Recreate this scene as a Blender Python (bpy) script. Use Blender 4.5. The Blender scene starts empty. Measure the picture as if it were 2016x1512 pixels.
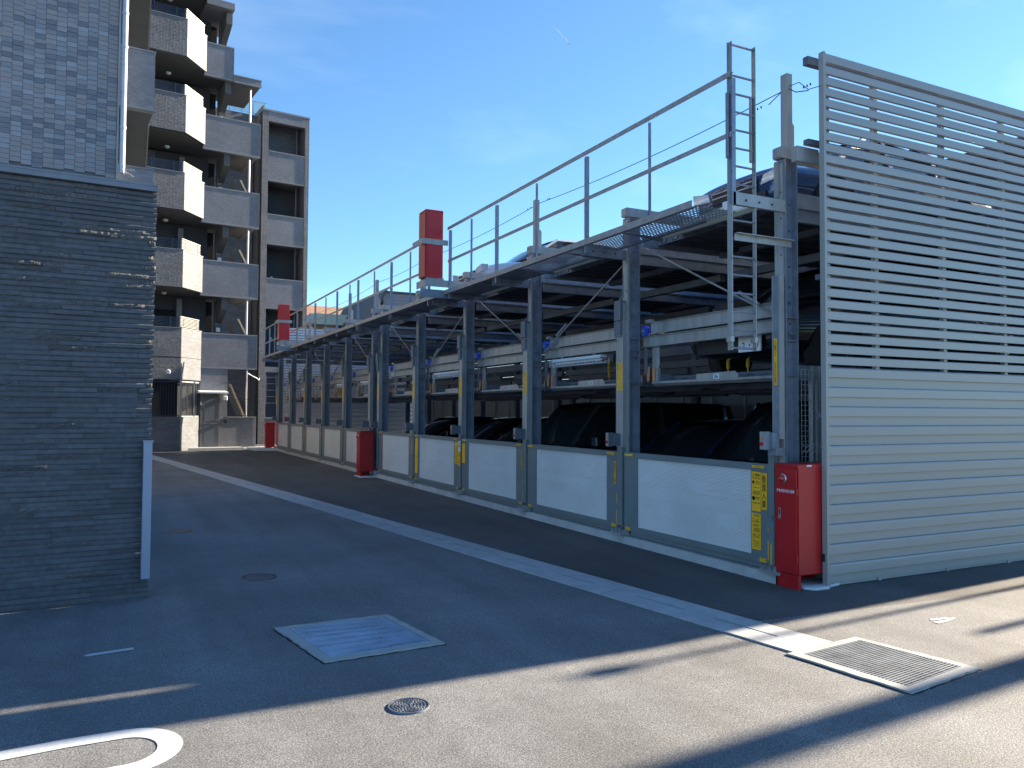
import bpy, math, random
from mathutils import Vector, Matrix
random.seed(7)
R_ = math.radians
S = bpy.context.scene
C = S.collection

# ------------------------------------------------------------------ camera
cam_d = bpy.data.cameras.new('camera'); cam = bpy.data.objects.new('camera', cam_d); C.objects.link(cam)
S.camera = cam
cam_d.sensor_width = 36.0
cam_d.lens = 1543.0/2016.0*36.0
cam_d.clip_start = 0.05; cam_d.clip_end = 9000
_X = Vector((0.8941, -0.0203, -0.4473)); _Y = Vector((-0.4474, -0.0284, -0.8939)); 
_Y.normalize(); _X = (_X-_Y*_X.dot(_Y)).normalized(); _Z = _X.cross(_Y)
M = Matrix((_X, _Y, _Z)).to_4x4(); M.translation = Vector((0, 0, 1.6))
cam.matrix_world = M

# ------------------------------------------------------------------ sky and sun
SUN = Vector((2.29, 0.16, 1.0)).normalized()       # direction towards the sun
elev = math.asin(SUN.z); azim = math.atan2(SUN.x, SUN.y)
W = bpy.data.worlds.new('World'); S.world = W; W.use_nodes = True
wn = W.node_tree; wn.nodes.clear()
wo = wn.nodes.new('ShaderNodeOutputWorld'); bg = wn.nodes.new('ShaderNodeBackground')
sky = wn.nodes.new('ShaderNodeTexSky'); sky.sky_type = 'NISHITA'; sky.sun_disc = False
sky.sun_elevation = elev; sky.sun_rotation = azim
sky.altitude = 50; sky.air_density = 1.0; sky.dust_density = 0.08; sky.ozone_density = 3.5
bg.inputs['Strength'].default_value = 0.060
# faint cirrus wisps, everywhere in the sky
tc = wn.nodes.new('ShaderNodeTexCoord'); mp = wn.nodes.new('ShaderNodeMapping')
mp.inputs['Rotation'].default_value = (0.35, 0.25, 0.6); mp.inputs['Scale'].default_value = (1.2, 5.0, 7.0)
nz = wn.nodes.new('ShaderNodeTexNoise'); nz.inputs['Scale'].default_value = 1.1; nz.inputs['Detail'].default_value = 5
nz.inputs['Roughness'].default_value = 0.55
rp = wn.nodes.new('ShaderNodeValToRGB'); rp.color_ramp.elements[0].position = 0.54; rp.color_ramp.elements[1].position = 0.86
rp.color_ramp.elements[1].color = (0.2, 0.2, 0.2, 1)
mx = wn.nodes.new('ShaderNodeMix'); mx.data_type = 'RGBA'
wn.links.new(tc.outputs['Generated'], mp.inputs['Vector']); wn.links.new(mp.outputs[0], nz.inputs['Vector'])
wn.links.new(nz.outputs['Fac'], rp.inputs['Fac']); wn.links.new(rp.outputs['Color'], mx.inputs['Factor'])
tn = wn.nodes.new('ShaderNodeVectorMath'); tn.operation = 'MULTIPLY'; tn.inputs[1].default_value = (0.76, 0.97, 1.07); wn.links.new(sky.outputs[0], tn.inputs[0]); wn.links.new(tn.outputs[0], mx.inputs['A']); mx.inputs['B'].default_value = (6.5, 7.6, 8.6, 1)
wn.links.new(mx.outputs['Result'], bg.inputs['Color']); wn.links.new(bg.outputs[0], wo.inputs['Surface'])
sd = bpy.data.lights.new('sun', 'SUN'); sd.energy = 5.0; sd.angle = R_(0.55); sd.color = (1.0, 0.83, 0.61)
so = bpy.data.objects.new('sun', sd); C.objects.link(so); so.rotation_euler = SUN.to_track_quat('Z', 'Y').to_euler()
so.location = (30, 0, 30)
S.view_settings.view_transform = 'Standard'; S.view_settings.look = 'None'
S.view_settings.exposure = 2.02; S.view_settings.gamma = 1.0; S.view_settings.use_curve_mapping = False
S.cycles.max_bounces = 7; S.cycles.transparent_max_bounces = 12

# ------------------------------------------------------------------ materials
MATS = {}
def cool(c):
    """tints near-neutral colours blue: bluish shade and white balance put into the material"""
    if max(c[:3])-min(c[:3]) < 0.35*max(c[:3]): return (c[0]*0.90, c[1]*0.99, c[2]*1.12)
    return tuple(c[:3])
def mat(name, col, rough=0.6, metal=0.0, var=0.12, scale=3.0, bump=0.0, bscale=60.0, spec=0.5, alpha=1.0, emit=None, rand=0.0, coat=0.0, streak=False, dirt=None):
    """procedural paint / metal / stone: base colour modulated by two noises, optional bump, optional per-object variation"""
    col = cool(col)
    if dirt: dirt = cool(dirt)
    m = bpy.data.materials.new(name); m.use_nodes = True; t = m.node_tree; n = t.nodes; l = t.links
    b = n['Principled BSDF']
    b.inputs['Roughness'].default_value = rough; b.inputs['Metallic'].default_value = metal
    b.inputs['Specular IOR Level'].default_value = spec; b.inputs['Coat Weight'].default_value = coat
    g = n.new('ShaderNodeNewGeometry')
    src = g.outputs['Position']
    if streak:
        mpn = n.new('ShaderNodeMapping'); mpn.inputs['Scale'].default_value = (1, 1, 0.12); l.new(src, mpn.inputs['Vector']); src = mpn.outputs[0]
    a = n.new('ShaderNodeTexNoise'); a.inputs['Scale'].default_value = scale; a.inputs['Detail'].default_value = 6
    a.inputs['Roughness'].default_value = 0.62
    l.new(src, a.inputs['Vector'])
    mr = n.new('ShaderNodeMapRange'); mr.inputs['From Min'].default_value = 0.3; mr.inputs['From Max'].default_value = 0.7
    mr.inputs['To Min'].default_value = 1-var; mr.inputs['To Max'].default_value = 1+var
    l.new(a.outputs['Fac'], mr.inputs['Value'])
    val = mr.outputs[0]
    if rand:
        oi = n.new('ShaderNodeObjectInfo'); r2 = n.new('ShaderNodeMapRange')
        r2.inputs['To Min'].default_value = 1-rand; r2.inputs['To Max'].default_value = 1+rand
        l.new(oi.outputs['Random'], r2.inputs['Value'])
        mu = n.new('ShaderNodeMath'); mu.operation = 'MULTIPLY'; l.new(val, mu.inputs[0]); l.new(r2.outputs[0], mu.inputs[1]); val = mu.outputs[0]
    vm = n.new('ShaderNodeVectorMath'); vm.operation = 'SCALE'; vm.inputs[0].default_value = col[:3]
    l.new(val, vm.inputs['Scale']); cout = vm.outputs[0]
    if dirt:
        dn = n.new('ShaderNodeTexNoise'); dn.inputs['Scale'].default_value = scale*0.45; dn.inputs['Detail'].default_value = 8; dn.inputs['Roughness'].default_value = 0.7
        l.new(g.outputs['Position'], dn.inputs['Vector'])
        dr = n.new('ShaderNodeMapRange'); dr.inputs['From Min'].default_value = 0.52; dr.inputs['From Max'].default_value = 0.75; dr.inputs['To Max'].default_value = 0.6
        l.new(dn.outputs['Fac'], dr.inputs['Value'])
        dm = n.new('ShaderNodeMix'); dm.data_type = 'RGBA'; l.new(dr.outputs[0], dm.inputs['Factor']); l.new(cout, dm.inputs['A']); dm.inputs['B'].default_value = (*dirt, 1)
        cout = dm.outputs['Result']
    l.new(cout, b.inputs['Base Color'])
    rr = n.new('ShaderNodeMapRange'); rr.inputs['To Min'].default_value = max(0.02, rough-0.12); rr.inputs['To Max'].default_value = min(1, rough+0.12)
    l.new(a.outputs['Fac'], rr.inputs['Value']); l.new(rr.outputs[0], b.inputs['Roughness'])
    if bump:
        bn = n.new('ShaderNodeTexNoise'); bn.inputs['Scale'].default_value = bscale; bn.inputs['Detail'].default_value = 4
        l.new(g.outputs['Position'], bn.inputs['Vector'])
        bp = n.new('ShaderNodeBump'); bp.inputs['Strength'].default_value = bump; bp.inputs['Distance'].default_value = 0.01
        l.new(bn.outputs['Fac'], bp.inputs['Height']); l.new(bp.outputs[0], b.inputs['Normal'])
    if alpha < 1: b.inputs['Alpha'].default_value = alpha
    if emit: b.inputs['Emission Color'].default_value = (*emit[:3], 1); b.inputs['Emission Strength'].default_value = emit[3]
    MATS[name] = m
    return m

galv   = mat('galvanised_steel', (0.25, 0.275, 0.31), 0.42, 0.5, 0.22, 9.0, 0.10, 120, dirt=(0.22, 0.22, 0.22))
galvl  = mat('light_galvanised_steel', (0.37, 0.358, 0.33), 0.42, 0.3, 0.24, 7.0, 0.10, 90, streak=True, dirt=(0.24, 0.22, 0.19))
galvd  = mat('dull_galvanised_steel', (0.15, 0.165, 0.19), 0.5, 0.5, 0.25, 5.0, 0.1, 80)
railm  = mat('railing_steel', (0.40, 0.36, 0.34), 0.5, 0.4, 0.2, 14.0, 0.08, 100, dirt=(0.30, 0.22, 0.18))
gatem  = mat('grey_gate_paint', (0.185, 0.205, 0.20), 0.42, 0.1, 0.07, 4.0, dirt=(0.14, 0.15, 0.145))
creamm = mat('cream_rail_paint', (0.62, 0.58, 0.47), 0.5, 0.1, 0.1, 5)
pallm  = mat('pallet_steel', (0.10, 0.11, 0.125), 0.45, 0.6, 0.3, 4.0, 0.1, 60, dirt=(0.08, 0.08, 0.085))
fencem = mat('fence_aluminium_paint', (0.35, 0.335, 0.30), 0.42, 0.15, 0.045, 1.5, rand=0.035, streak=True)
blackm = mat('black_plastic', (0.02, 0.02, 0.024), 0.45)
boxm   = mat('motor_box_grey', (0.15, 0.165, 0.185), 0.5, 0.2, 0.08)
redm   = mat('red_cabinet_paint', (0.43, 0.008, 0.014), 0.36, 0.0, 0.06, 2.0, coat=0.1, dirt=(0.30, 0.02, 0.02))
redlm  = mat('red_lamp_glass', (0.35, 0.01, 0.015), 0.1, 0.0, 0.05, coat=1.0)
yelm   = mat('yellow_sticker', (0.92, 0.50, 0.015), 0.45, 0, 0.05, 8)
whitem = mat('white_sticker', (0.78, 0.78, 0.76), 0.45, 0, 0.03)
inkm   = mat('black_ink', (0.02, 0.02, 0.02), 0.6)
redink = mat('red_ink', (0.6, 0.03, 0.03), 0.5)
whiteink = mat('white_ink', (0.8, 0.8, 0.8), 0.5)
bluem  = mat('blue_pulley_plastic', (0.01, 0.07, 0.55), 0.35, 0, 0.1)
orangm = mat('salmon_painted_steel', (0.60, 0.27, 0.13), 0.6, 0, 0.15, 12)
yelbar = mat('yellow_damper_paint', (0.62, 0.38, 0.02), 0.5, 0, 0.1)
lampw  = mat('white_enamel', (0.75, 0.75, 0.72), 0.35, 0, 0.04)
tubem  = mat('unlit_fluorescent_tube', (0.85, 0.86, 0.84), 0.2, 0, 0.02)
concm  = mat('pale_concrete', (0.40, 0.385, 0.355), 0.85, 0, 0.16, 5.0, 0.35, 150, rand=0.06, dirt=(0.27, 0.25, 0.225))
concw  = mat('white_grout_concrete', (0.62, 0.62, 0.62), 0.85, 0, 0.10, 8.0, 0.3, 80)
concf  = mat('grate_frame_concrete', (0.385, 0.37, 0.335), 0.8, 0, 0.14, 9.0, 0.25, 150, dirt=(0.40, 0.37, 0.31))
paintw = mat('white_road_paint', (0.52, 0.51, 0.49), 0.75, 0, 0.09, 30.0, 0.3, 200, dirt=(0.5, 0.49, 0.46))
castm  = mat('cast_iron', (0.085, 0.085, 0.09), 0.35, 0.7, 0.25, 40.0)
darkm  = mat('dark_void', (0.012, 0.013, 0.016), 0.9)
stonem = mat('dark_stone', (0.085, 0.088, 0.095), 0.55, 0, 0.25, 18.0, 0.5, 160, rand=0.22)
stonr  = mat('split_dark_stone', (0.098, 0.096, 0.094), 0.65, 0, 0.35, 45.0, 1.0, 110, rand=0.25)
capm   = mat('grey_cap_metal', (0.20, 0.21, 0.23), 0.45, 0.2, 0.15, 8.0, 0.15, 40)
postm  = mat('grey_guard_panel', (0.30, 0.335, 0.41), 0.4, 0.2, 0.04)
groutm = mat('grey_grout', (0.34, 0.34, 0.34), 0.9, 0, 0.1)
slabm  = mat('taupe_render', (0.11, 0.11, 0.108), 0.8, 0, 0.10, 2.0, 0.2, 60, dirt=(0.085, 0.085, 0.085))
trimm  = mat('grey_trim', (0.24, 0.235, 0.235), 0.6, 0, 0.08)
darkw  = mat('dark_wall_render', (0.075, 0.08, 0.088), 0.8, 0, 0.12, 2.0)
stairm = mat('cream_render', (0.52, 0.44, 0.33), 0.8, 0, 0.1, 3.0)
railb  = mat('shaded_dark_rail', (0.03, 0.04, 0.065), 0.4, 0.4, 0.1)  # dark copy of the bay rail, its shade put into the colour
raill  = mat('sunlit_rail', (0.40, 0.36, 0.30), 0.4, 0.3, 0.1)  # same rail on the angled bay, sunlight put into the colour
pipem  = mat('silver_downpipe', (0.55, 0.50, 0.50), 0.3, 0.5, 0.08)
doorm  = mat('grey_door_paint', (0.19, 0.18, 0.175), 0.45, 0.1, 0.04)
steelm = mat('bright_steel', (0.62, 0.61, 0.6), 0.3, 0.8, 0.05)
sidem  = mat('grey_siding', (0.24, 0.24, 0.25), 0.7, 0, 0.12, 2.0)
tanm   = mat('tan_wall', (0.42, 0.31, 0.20), 0.8, 0, 0.1)
greenr = mat('pale_green_roof', (0.45, 0.56, 0.46), 0.55, 0, 0.1)
orangr = mat('brown_tile_roof', (0.32, 0.19, 0.12), 0.7, 0, 0.2, 4)
whitef = mat('white_louvre', (0.62, 0.64, 0.66), 0.5, 0, 0.05)
rearf  = mat('cream_panel', (0.26, 0.26, 0.24), 0.6, 0, 0.06)
tyrem  = mat('tyre_rubber', (0.02, 0.02, 0.02), 0.85, 0, 0.1)
rimm   = mat('alloy_rim', (0.4, 0.41, 0.42), 0.3, 0.8, 0.05)
headm  = mat('headlight_plastic', (0.65, 0.68, 0.7), 0.08, 0.3, 0.05, coat=1.0)
wirem  = mat('mesh_wire_coating', (0.52, 0.53, 0.52), 0.5, 0.2, 0.05)
cablem = mat('dark_cable', (0.03, 0.05, 0.07), 0.5)
woodp  = mat('concrete_pole', (0.36, 0.35, 0.33), 0.8, 0, 0.1)
cloudm = mat('contrail_vapour', (0.9, 0.9, 0.9), 1.0, 0, 0.02, 0.1, alpha=0.8)
def carpaint(name, c, metal=0.4): return mat(name, c, 0.22, metal, 0.03, 2.0, coat=1.0)
carblk = carpaint('black_car_paint', (0.012, 0.014, 0.018)); carwht = carpaint('white_car_paint', (0.55, 0.56, 0.57), 0.0)
carslv = carpaint('silver_car_paint', (0.30, 0.32, 0.34), 0.7); carred = carpaint('dark_red_car_paint', (0.10, 0.008, 0.012)); carblu = carpaint('navy_car_paint', (0.02, 0.05, 0.14))
cargry = carpaint('grey_car_paint', (0.10, 0.11, 0.12), 0.6)

def glass_mat():
    m = mat('car_glass', (0.015, 0.02, 0.025), 0.04, 0, 0.02, spec=0.8); return m
glassm = glass_mat()
def winglass():
    return mat('window_glass', (0.05, 0.065, 0.08), 0.05, 0, 0.05, spec=0.8)
winm = winglass()

def clear_glass():
    m = bpy.data.materials.new('clear_railing_glass'); m.use_nodes = True; n = m.node_tree.nodes; l = m.node_tree.links
    b = n['Principled BSDF']; b.inputs['Base Color'].default_value = (0.5, 0.75, 0.8, 1); b.inputs['Roughness'].default_value = 0.05
    nn = n.new('ShaderNodeTexNoise'); nn.inputs['Scale'].default_value = 2; mr = n.new('ShaderNodeMapRange'); mr.inputs['To Min'].default_value = 0.3; mr.inputs['To Max'].default_value = 0.4
    l.new(nn.outputs['Fac'], mr.inputs['Value']); l.new(mr.outputs[0], b.inputs['Alpha']); return m
cglass = clear_glass()

def perf_mat():
    """white punched metal sheet: staggered round holes cut by alpha"""
    m = bpy.data.materials.new('perforated_white_sheet'); m.use_nodes = True; t = m.node_tree; n = t.nodes; l = t.links
    b = n['Principled BSDF']; b.inputs['Roughness'].default_value = 0.38; b.inputs['Specular IOR Level'].default_value = 0.5
    g = n.new('ShaderNodeNewGeometry'); sp = n.new('ShaderNodeSeparateXYZ'); l.new(g.outputs['Position'], sp.inputs[0])
    def math_(op, a, bb=None):
        q = n.new('ShaderNodeMath'); q.operation = op
        for i, v in enumerate((a, bb)):
            if v is None: continue
            if isinstance(v, (int, float)): q.inputs[i].default_value = v
            else: l.new(v, q.inputs[i])
        return q.outputs[0]
    P = 0.016
    row = math_('FLOOR', math_('DIVIDE', sp.outputs['Z'], P*0.87))
    off = math_('MULTIPLY', math_('MODULO', row, 2.0), 0.5)
    fy = math_('SUBTRACT', math_('FRACT', math_('ADD', math_('DIVIDE', sp.outputs['Y'], P), off)), 0.5)
    fz = math_('SUBTRACT', math_('FRACT', math_('DIVIDE', sp.outputs['Z'], P*0.87)), 0.5)
    d = math_('SQRT', math_('ADD', math_('MULTIPLY', fy, fy), math_('MULTIPLY', fz, fz)))
    hole = math_('GREATER_THAN', d, 0.30)
    l.new(hole, b.inputs['Alpha'])
    nz = n.new('ShaderNodeTexNoise'); nz.inputs['Scale'].default_value = 1.3; nz.inputs['Detail'].default_value = 5; l.new(g.outputs['Position'], nz.inputs['Vector'])
    cr = n.new('ShaderNodeValToRGB'); cr.color_ramp.elements[0].color = (0.74, 0.77, 0.81, 1); cr.color_ramp.elements[1].color = (0.84, 0.87, 0.91, 1)
    cr.color_ramp.elements[0].position = 0.35; cr.color_ramp.elements[1].position = 0.65
    l.new(nz.outputs['Fac'], cr.inputs['Fac']); l.new(cr.outputs[0], b.inputs['Base Color'])
    return m
perfm = perf_mat()

def grating_mat(name, px, py, duty, base, axis='XY'):
    m = bpy.data.materials.new(name); m.use_nodes = True
    return m

def asphalt():
    m = bpy.data.materials.new('asphalt'); m.use_nodes = True; t = m.node_tree; n = t.nodes; l = t.links
    b = n['Principled BSDF']; b.inputs['Specular IOR Level'].default_value = 0.35
    g = n.new('ShaderNodeNewGeometry')
    v = n.new('ShaderNodeTexVoronoi'); v.inputs['Scale'].default_value = 120; l.new(g.outputs['Position'], v.inputs['Vector'])
    f = n.new('ShaderNodeTexNoise'); f.inputs['Scale'].default_value = 100; f.inputs['Detail'].default_value = 5; f.inputs['Roughness'].default_value = 0.7; l.new(g.outputs['Position'], f.inputs['Vector'])
    big = n.new('ShaderNodeTexNoise'); big.inputs['Scale'].default_value = 0.55; big.inputs['Detail'].default_value = 7; big.inputs['Roughness'].default_value = 0.6; l.new(g.outputs['Position'], big.inputs['Vector'])
    mid = n.new('ShaderNodeTexNoise'); mid.inputs['Scale'].default_value = 6; mid.inputs['Detail'].default_value = 8; mid.inputs['Roughness'].default_value = 0.75; l.new(g.outputs['Position'], mid.inputs['Vector'])
    pv_ = n.new('ShaderNodeTexVoronoi'); pv_.inputs['Scale'].default_value = 75; l.new(g.outputs['Position'], pv_.inputs['Vector'])
    # long rolling marks along the lane
    mp = n.new('ShaderNodeMapping'); mp.inputs['Rotation'].default_value = (0, 0, R_(-7)); mp.inputs['Scale'].default_value = (2.2, 0.14, 1); l.new(g.outputs['Position'], mp.inputs['Vector'])
    st = n.new('ShaderNodeTexNoise'); st.inputs['Scale'].default_value = 1.0; st.inputs['Detail'].default_value = 4; l.new(mp.outputs[0], st.inputs['Vector'])
    r = n.new('ShaderNodeValToRGB'); e = r.color_ramp.elements
    e[0].position = 0.30; e[0].color = (*cool((0.078, 0.076, 0.074)), 1); e[1].position = 0.66; e[1].color = (*cool((0.285, 0.27, 0.248)), 1)
    x = e.new(0.46); x.color = (*cool((0.152, 0.146, 0.138)), 1)
    l.new(f.outputs['Fac'], r.inputs['Fac'])
    wr = n.new('ShaderNodeMapRange'); wr.inputs['From Min'].default_value = 0.0; wr.inputs['From Max'].default_value = 1.0; wr.inputs['To Min'].default_value = 0.8; wr.inputs['To Max'].default_value = 1.25
    sepc = n.new('ShaderNodeSeparateColor'); l.new(v.outputs['Color'], sepc.inputs[0]); l.new(sepc.outputs[0], wr.inputs['Value'])
    def mr(src, a0, a1, b0, b1):
        q = n.new('ShaderNodeMapRange'); q.inputs['From Min'].default_value = a0; q.inputs['From Max'].default_value = a1; q.inputs['To Min'].default_value = b0; q.inputs['To Max'].default_value = b1; l.new(src, q.inputs['Value']); return q.outputs[0]
    def mul(a, c):
        q = n.new('ShaderNodeMath'); q.operation = 'MULTIPLY'; l.new(a, q.inputs[0]); l.new(c, q.inputs[1]); return q.outputs[0]
    k = mul(mul(mul(wr.outputs[0], mr(big.outputs['Fac'], 0.3, 0.7, 0.74, 1.22)), mr(mid.outputs['Fac'], 0.3, 0.7, 0.86, 1.14)), mr(st.outputs['Fac'], 0.35, 0.65, 0.86, 1.1))
    mp2 = n.new('ShaderNodeTexNoise'); mp2.inputs['Scale'].default_value = 1.7; mp2.inputs['Detail'].default_value = 3; l.new(g.outputs['Position'], mp2.inputs['Vector'])
    pitw = mr(mp2.outputs['Fac'], 0.40, 0.62, 0.30, 0.12)
    k = mul(k, mr(pv_.outputs['Distance'], 0.12, 0.36, 0.62, 1.05))
    # newer, darker surface on the machine side of the drain line
    spx = n.new('ShaderNodeSeparateXYZ'); l.new(g.outputs['Position'], spx.inputs[0])
    q = n.new('ShaderNodeMath'); q.operation = 'MULTIPLY_ADD'; l.new(spx.outputs['Y'], q.inputs[0]); q.inputs[1].default_value = 0.130; l.new(spx.outputs['X'], q.inputs[2])
    yb = n.new('ShaderNodeMapRange'); yb.inputs['From Min'].default_value = 4.86; yb.inputs['From Max'].default_value = 4.88; yb.inputs['To Min'].default_value = 1.0; yb.inputs['To Max'].default_value = 0.56; l.new(q.outputs[0], yb.inputs['Value'])
    yc_ = n.new('ShaderNodeMapRange'); yc_.inputs['From Min'].default_value = 4.2; yc_.inputs['From Max'].default_value = 4.6; yc_.inputs['To Min'].default_value = 4.87; yc_.inputs['To Max'].default_value = 0.0; l.new(spx.outputs['Y'], yc_.inputs['Value'])
    q2 = n.new('ShaderNodeMath'); q2.operation = 'SUBTRACT'; l.new(q.outputs[0], q2.inputs[0]); l.new(yc_.outputs[0], q2.inputs[1]); l.new(q2.outputs[0], yb.inputs['Value'])
    k = mul(k, yb.outputs[0])
    sc = n.new('ShaderNodeVectorMath'); sc.operation = 'SCALE'; l.new(r.outputs[0], sc.inputs[0]); l.new(k, sc.inputs['Scale'])
    l.new(sc.outputs[0], b.inputs['Base Color'])
    l.new(mr(mid.outputs['Fac'], 0.3, 0.7, 0.62, 0.86), b.inputs['Roughness'])
    bp = n.new('ShaderNodeBump'); bp.inputs['Strength'].default_value = 0.85; bp.inputs['Distance'].default_value = 0.006
    l.new(f.outputs['Fac'], bp.inputs['Height']); l.new(bp.outputs[0], b.inputs['Normal'])
    return m
asph = asphalt()

def tile_mat(name, c1, c2, mortar, w=0.2, h=0.06, bump=0.3, rnd=True, offset=0.5):
    c1, c2, mortar = cool(c1), cool(c2), cool(mortar)
    m = bpy.data.materials.new(name); m.use_nodes = True; t = m.node_tree; n = t.nodes; l = t.links
    b = n['Principled BSDF']; b.inputs['Roughness'].default_value = 0.55
    tc = n.new('ShaderNodeTexCoord')
    cr = n.new('ShaderNodeVectorMath'); cr.operation = 'CROSS_PRODUCT'; cr.inputs[0].default_value = (0, 0, 1); l.new(tc.outputs['Normal'], cr.inputs[1])
    dt = n.new('ShaderNodeVectorMath'); dt.operation = 'DOT_PRODUCT'; l.new(cr.outputs[0], dt.inputs[0]); l.new(tc.outputs['Object'], dt.inputs[1])
    sp = n.new('ShaderNodeSeparateXYZ'); l.new(tc.outputs['Object'], sp.inputs[0])
    cb = n.new('ShaderNodeCombineXYZ'); l.new(dt.outputs['Value'], cb.inputs[0]); l.new(sp.outputs['Z'], cb.inputs[1])
    bk = n.new('ShaderNodeTexBrick'); bk.inputs['Scale'].default_value = 1.0; bk.inputs['Brick Width'].default_value = w; bk.inputs['Row Height'].default_value = h
    bk.inputs['Mortar Size'].default_value = 0.0035; bk.inputs['Mortar Smooth'].default_value = 0.3; bk.offset = offset
    bk.inputs['Color1'].default_value = (*c1, 1); bk.inputs['Color2'].default_value = (*c2, 1); bk.inputs['Mortar'].default_value = (*mortar, 1); bk.inputs['Bias'].default_value = 0.0
    l.new(cb.outputs[0], bk.inputs['Vector'])
    nz = n.new('ShaderNodeTexNoise'); nz.inputs['Scale'].default_value = 1.2; nz.inputs['Detail'].default_value = 6; l.new(cb.outputs[0], nz.inputs['Vector'])
    mr = n.new('ShaderNodeMapRange'); mr.inputs['From Min'].default_value = 0.3; mr.inputs['From Max'].default_value = 0.7; mr.inputs['To Min'].default_value = 0.85; mr.inputs['To Max'].default_value = 1.12; l.new(nz.outputs['Fac'], mr.inputs['Value'])
    sc = n.new('ShaderNodeVectorMath'); sc.operation = 'SCALE'; l.new(bk.outputs['Color'], sc.inputs[0]); l.new(mr.outputs[0], sc.inputs['Scale']); l.new(sc.outputs[0], b.inputs['Base Color'])
    bn = n.new('ShaderNodeTexNoise'); bn.inputs['Scale'].default_value = 9; bn.inputs['Detail'].default_value = 5; l.new(cb.outputs[0], bn.inputs['Vector'])
    ad = n.new('ShaderNodeMath'); ad.operation = 'MULTIPLY_ADD'; l.new(bk.outputs['Fac'], ad.inputs[0]); ad.inputs[1].default_value = -0.8; l.new(bn.outputs['Fac'], ad.inputs[2])
    bp = n.new('ShaderNodeBump'); bp.inputs['Strength'].default_value = bump; bp.inputs['Distance'].default_value = 0.02; l.new(ad.outputs[0], bp.inputs['Height']); l.new(bp.outputs[0], b.inputs['Normal'])
    return m
aptile = tile_mat('grey_brown_facade_tile', (0.118, 0.118, 0.124), (0.168, 0.165, 0.168), (0.095, 0.095, 0.098), 0.23, 0.07, 0.4)
aptfine = tile_mat('fine_grey_facade_tile', (0.17, 0.167, 0.175), (0.215, 0.212, 0.222), (0.14, 0.138, 0.142), 0.10, 0.048, 0.15)

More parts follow.
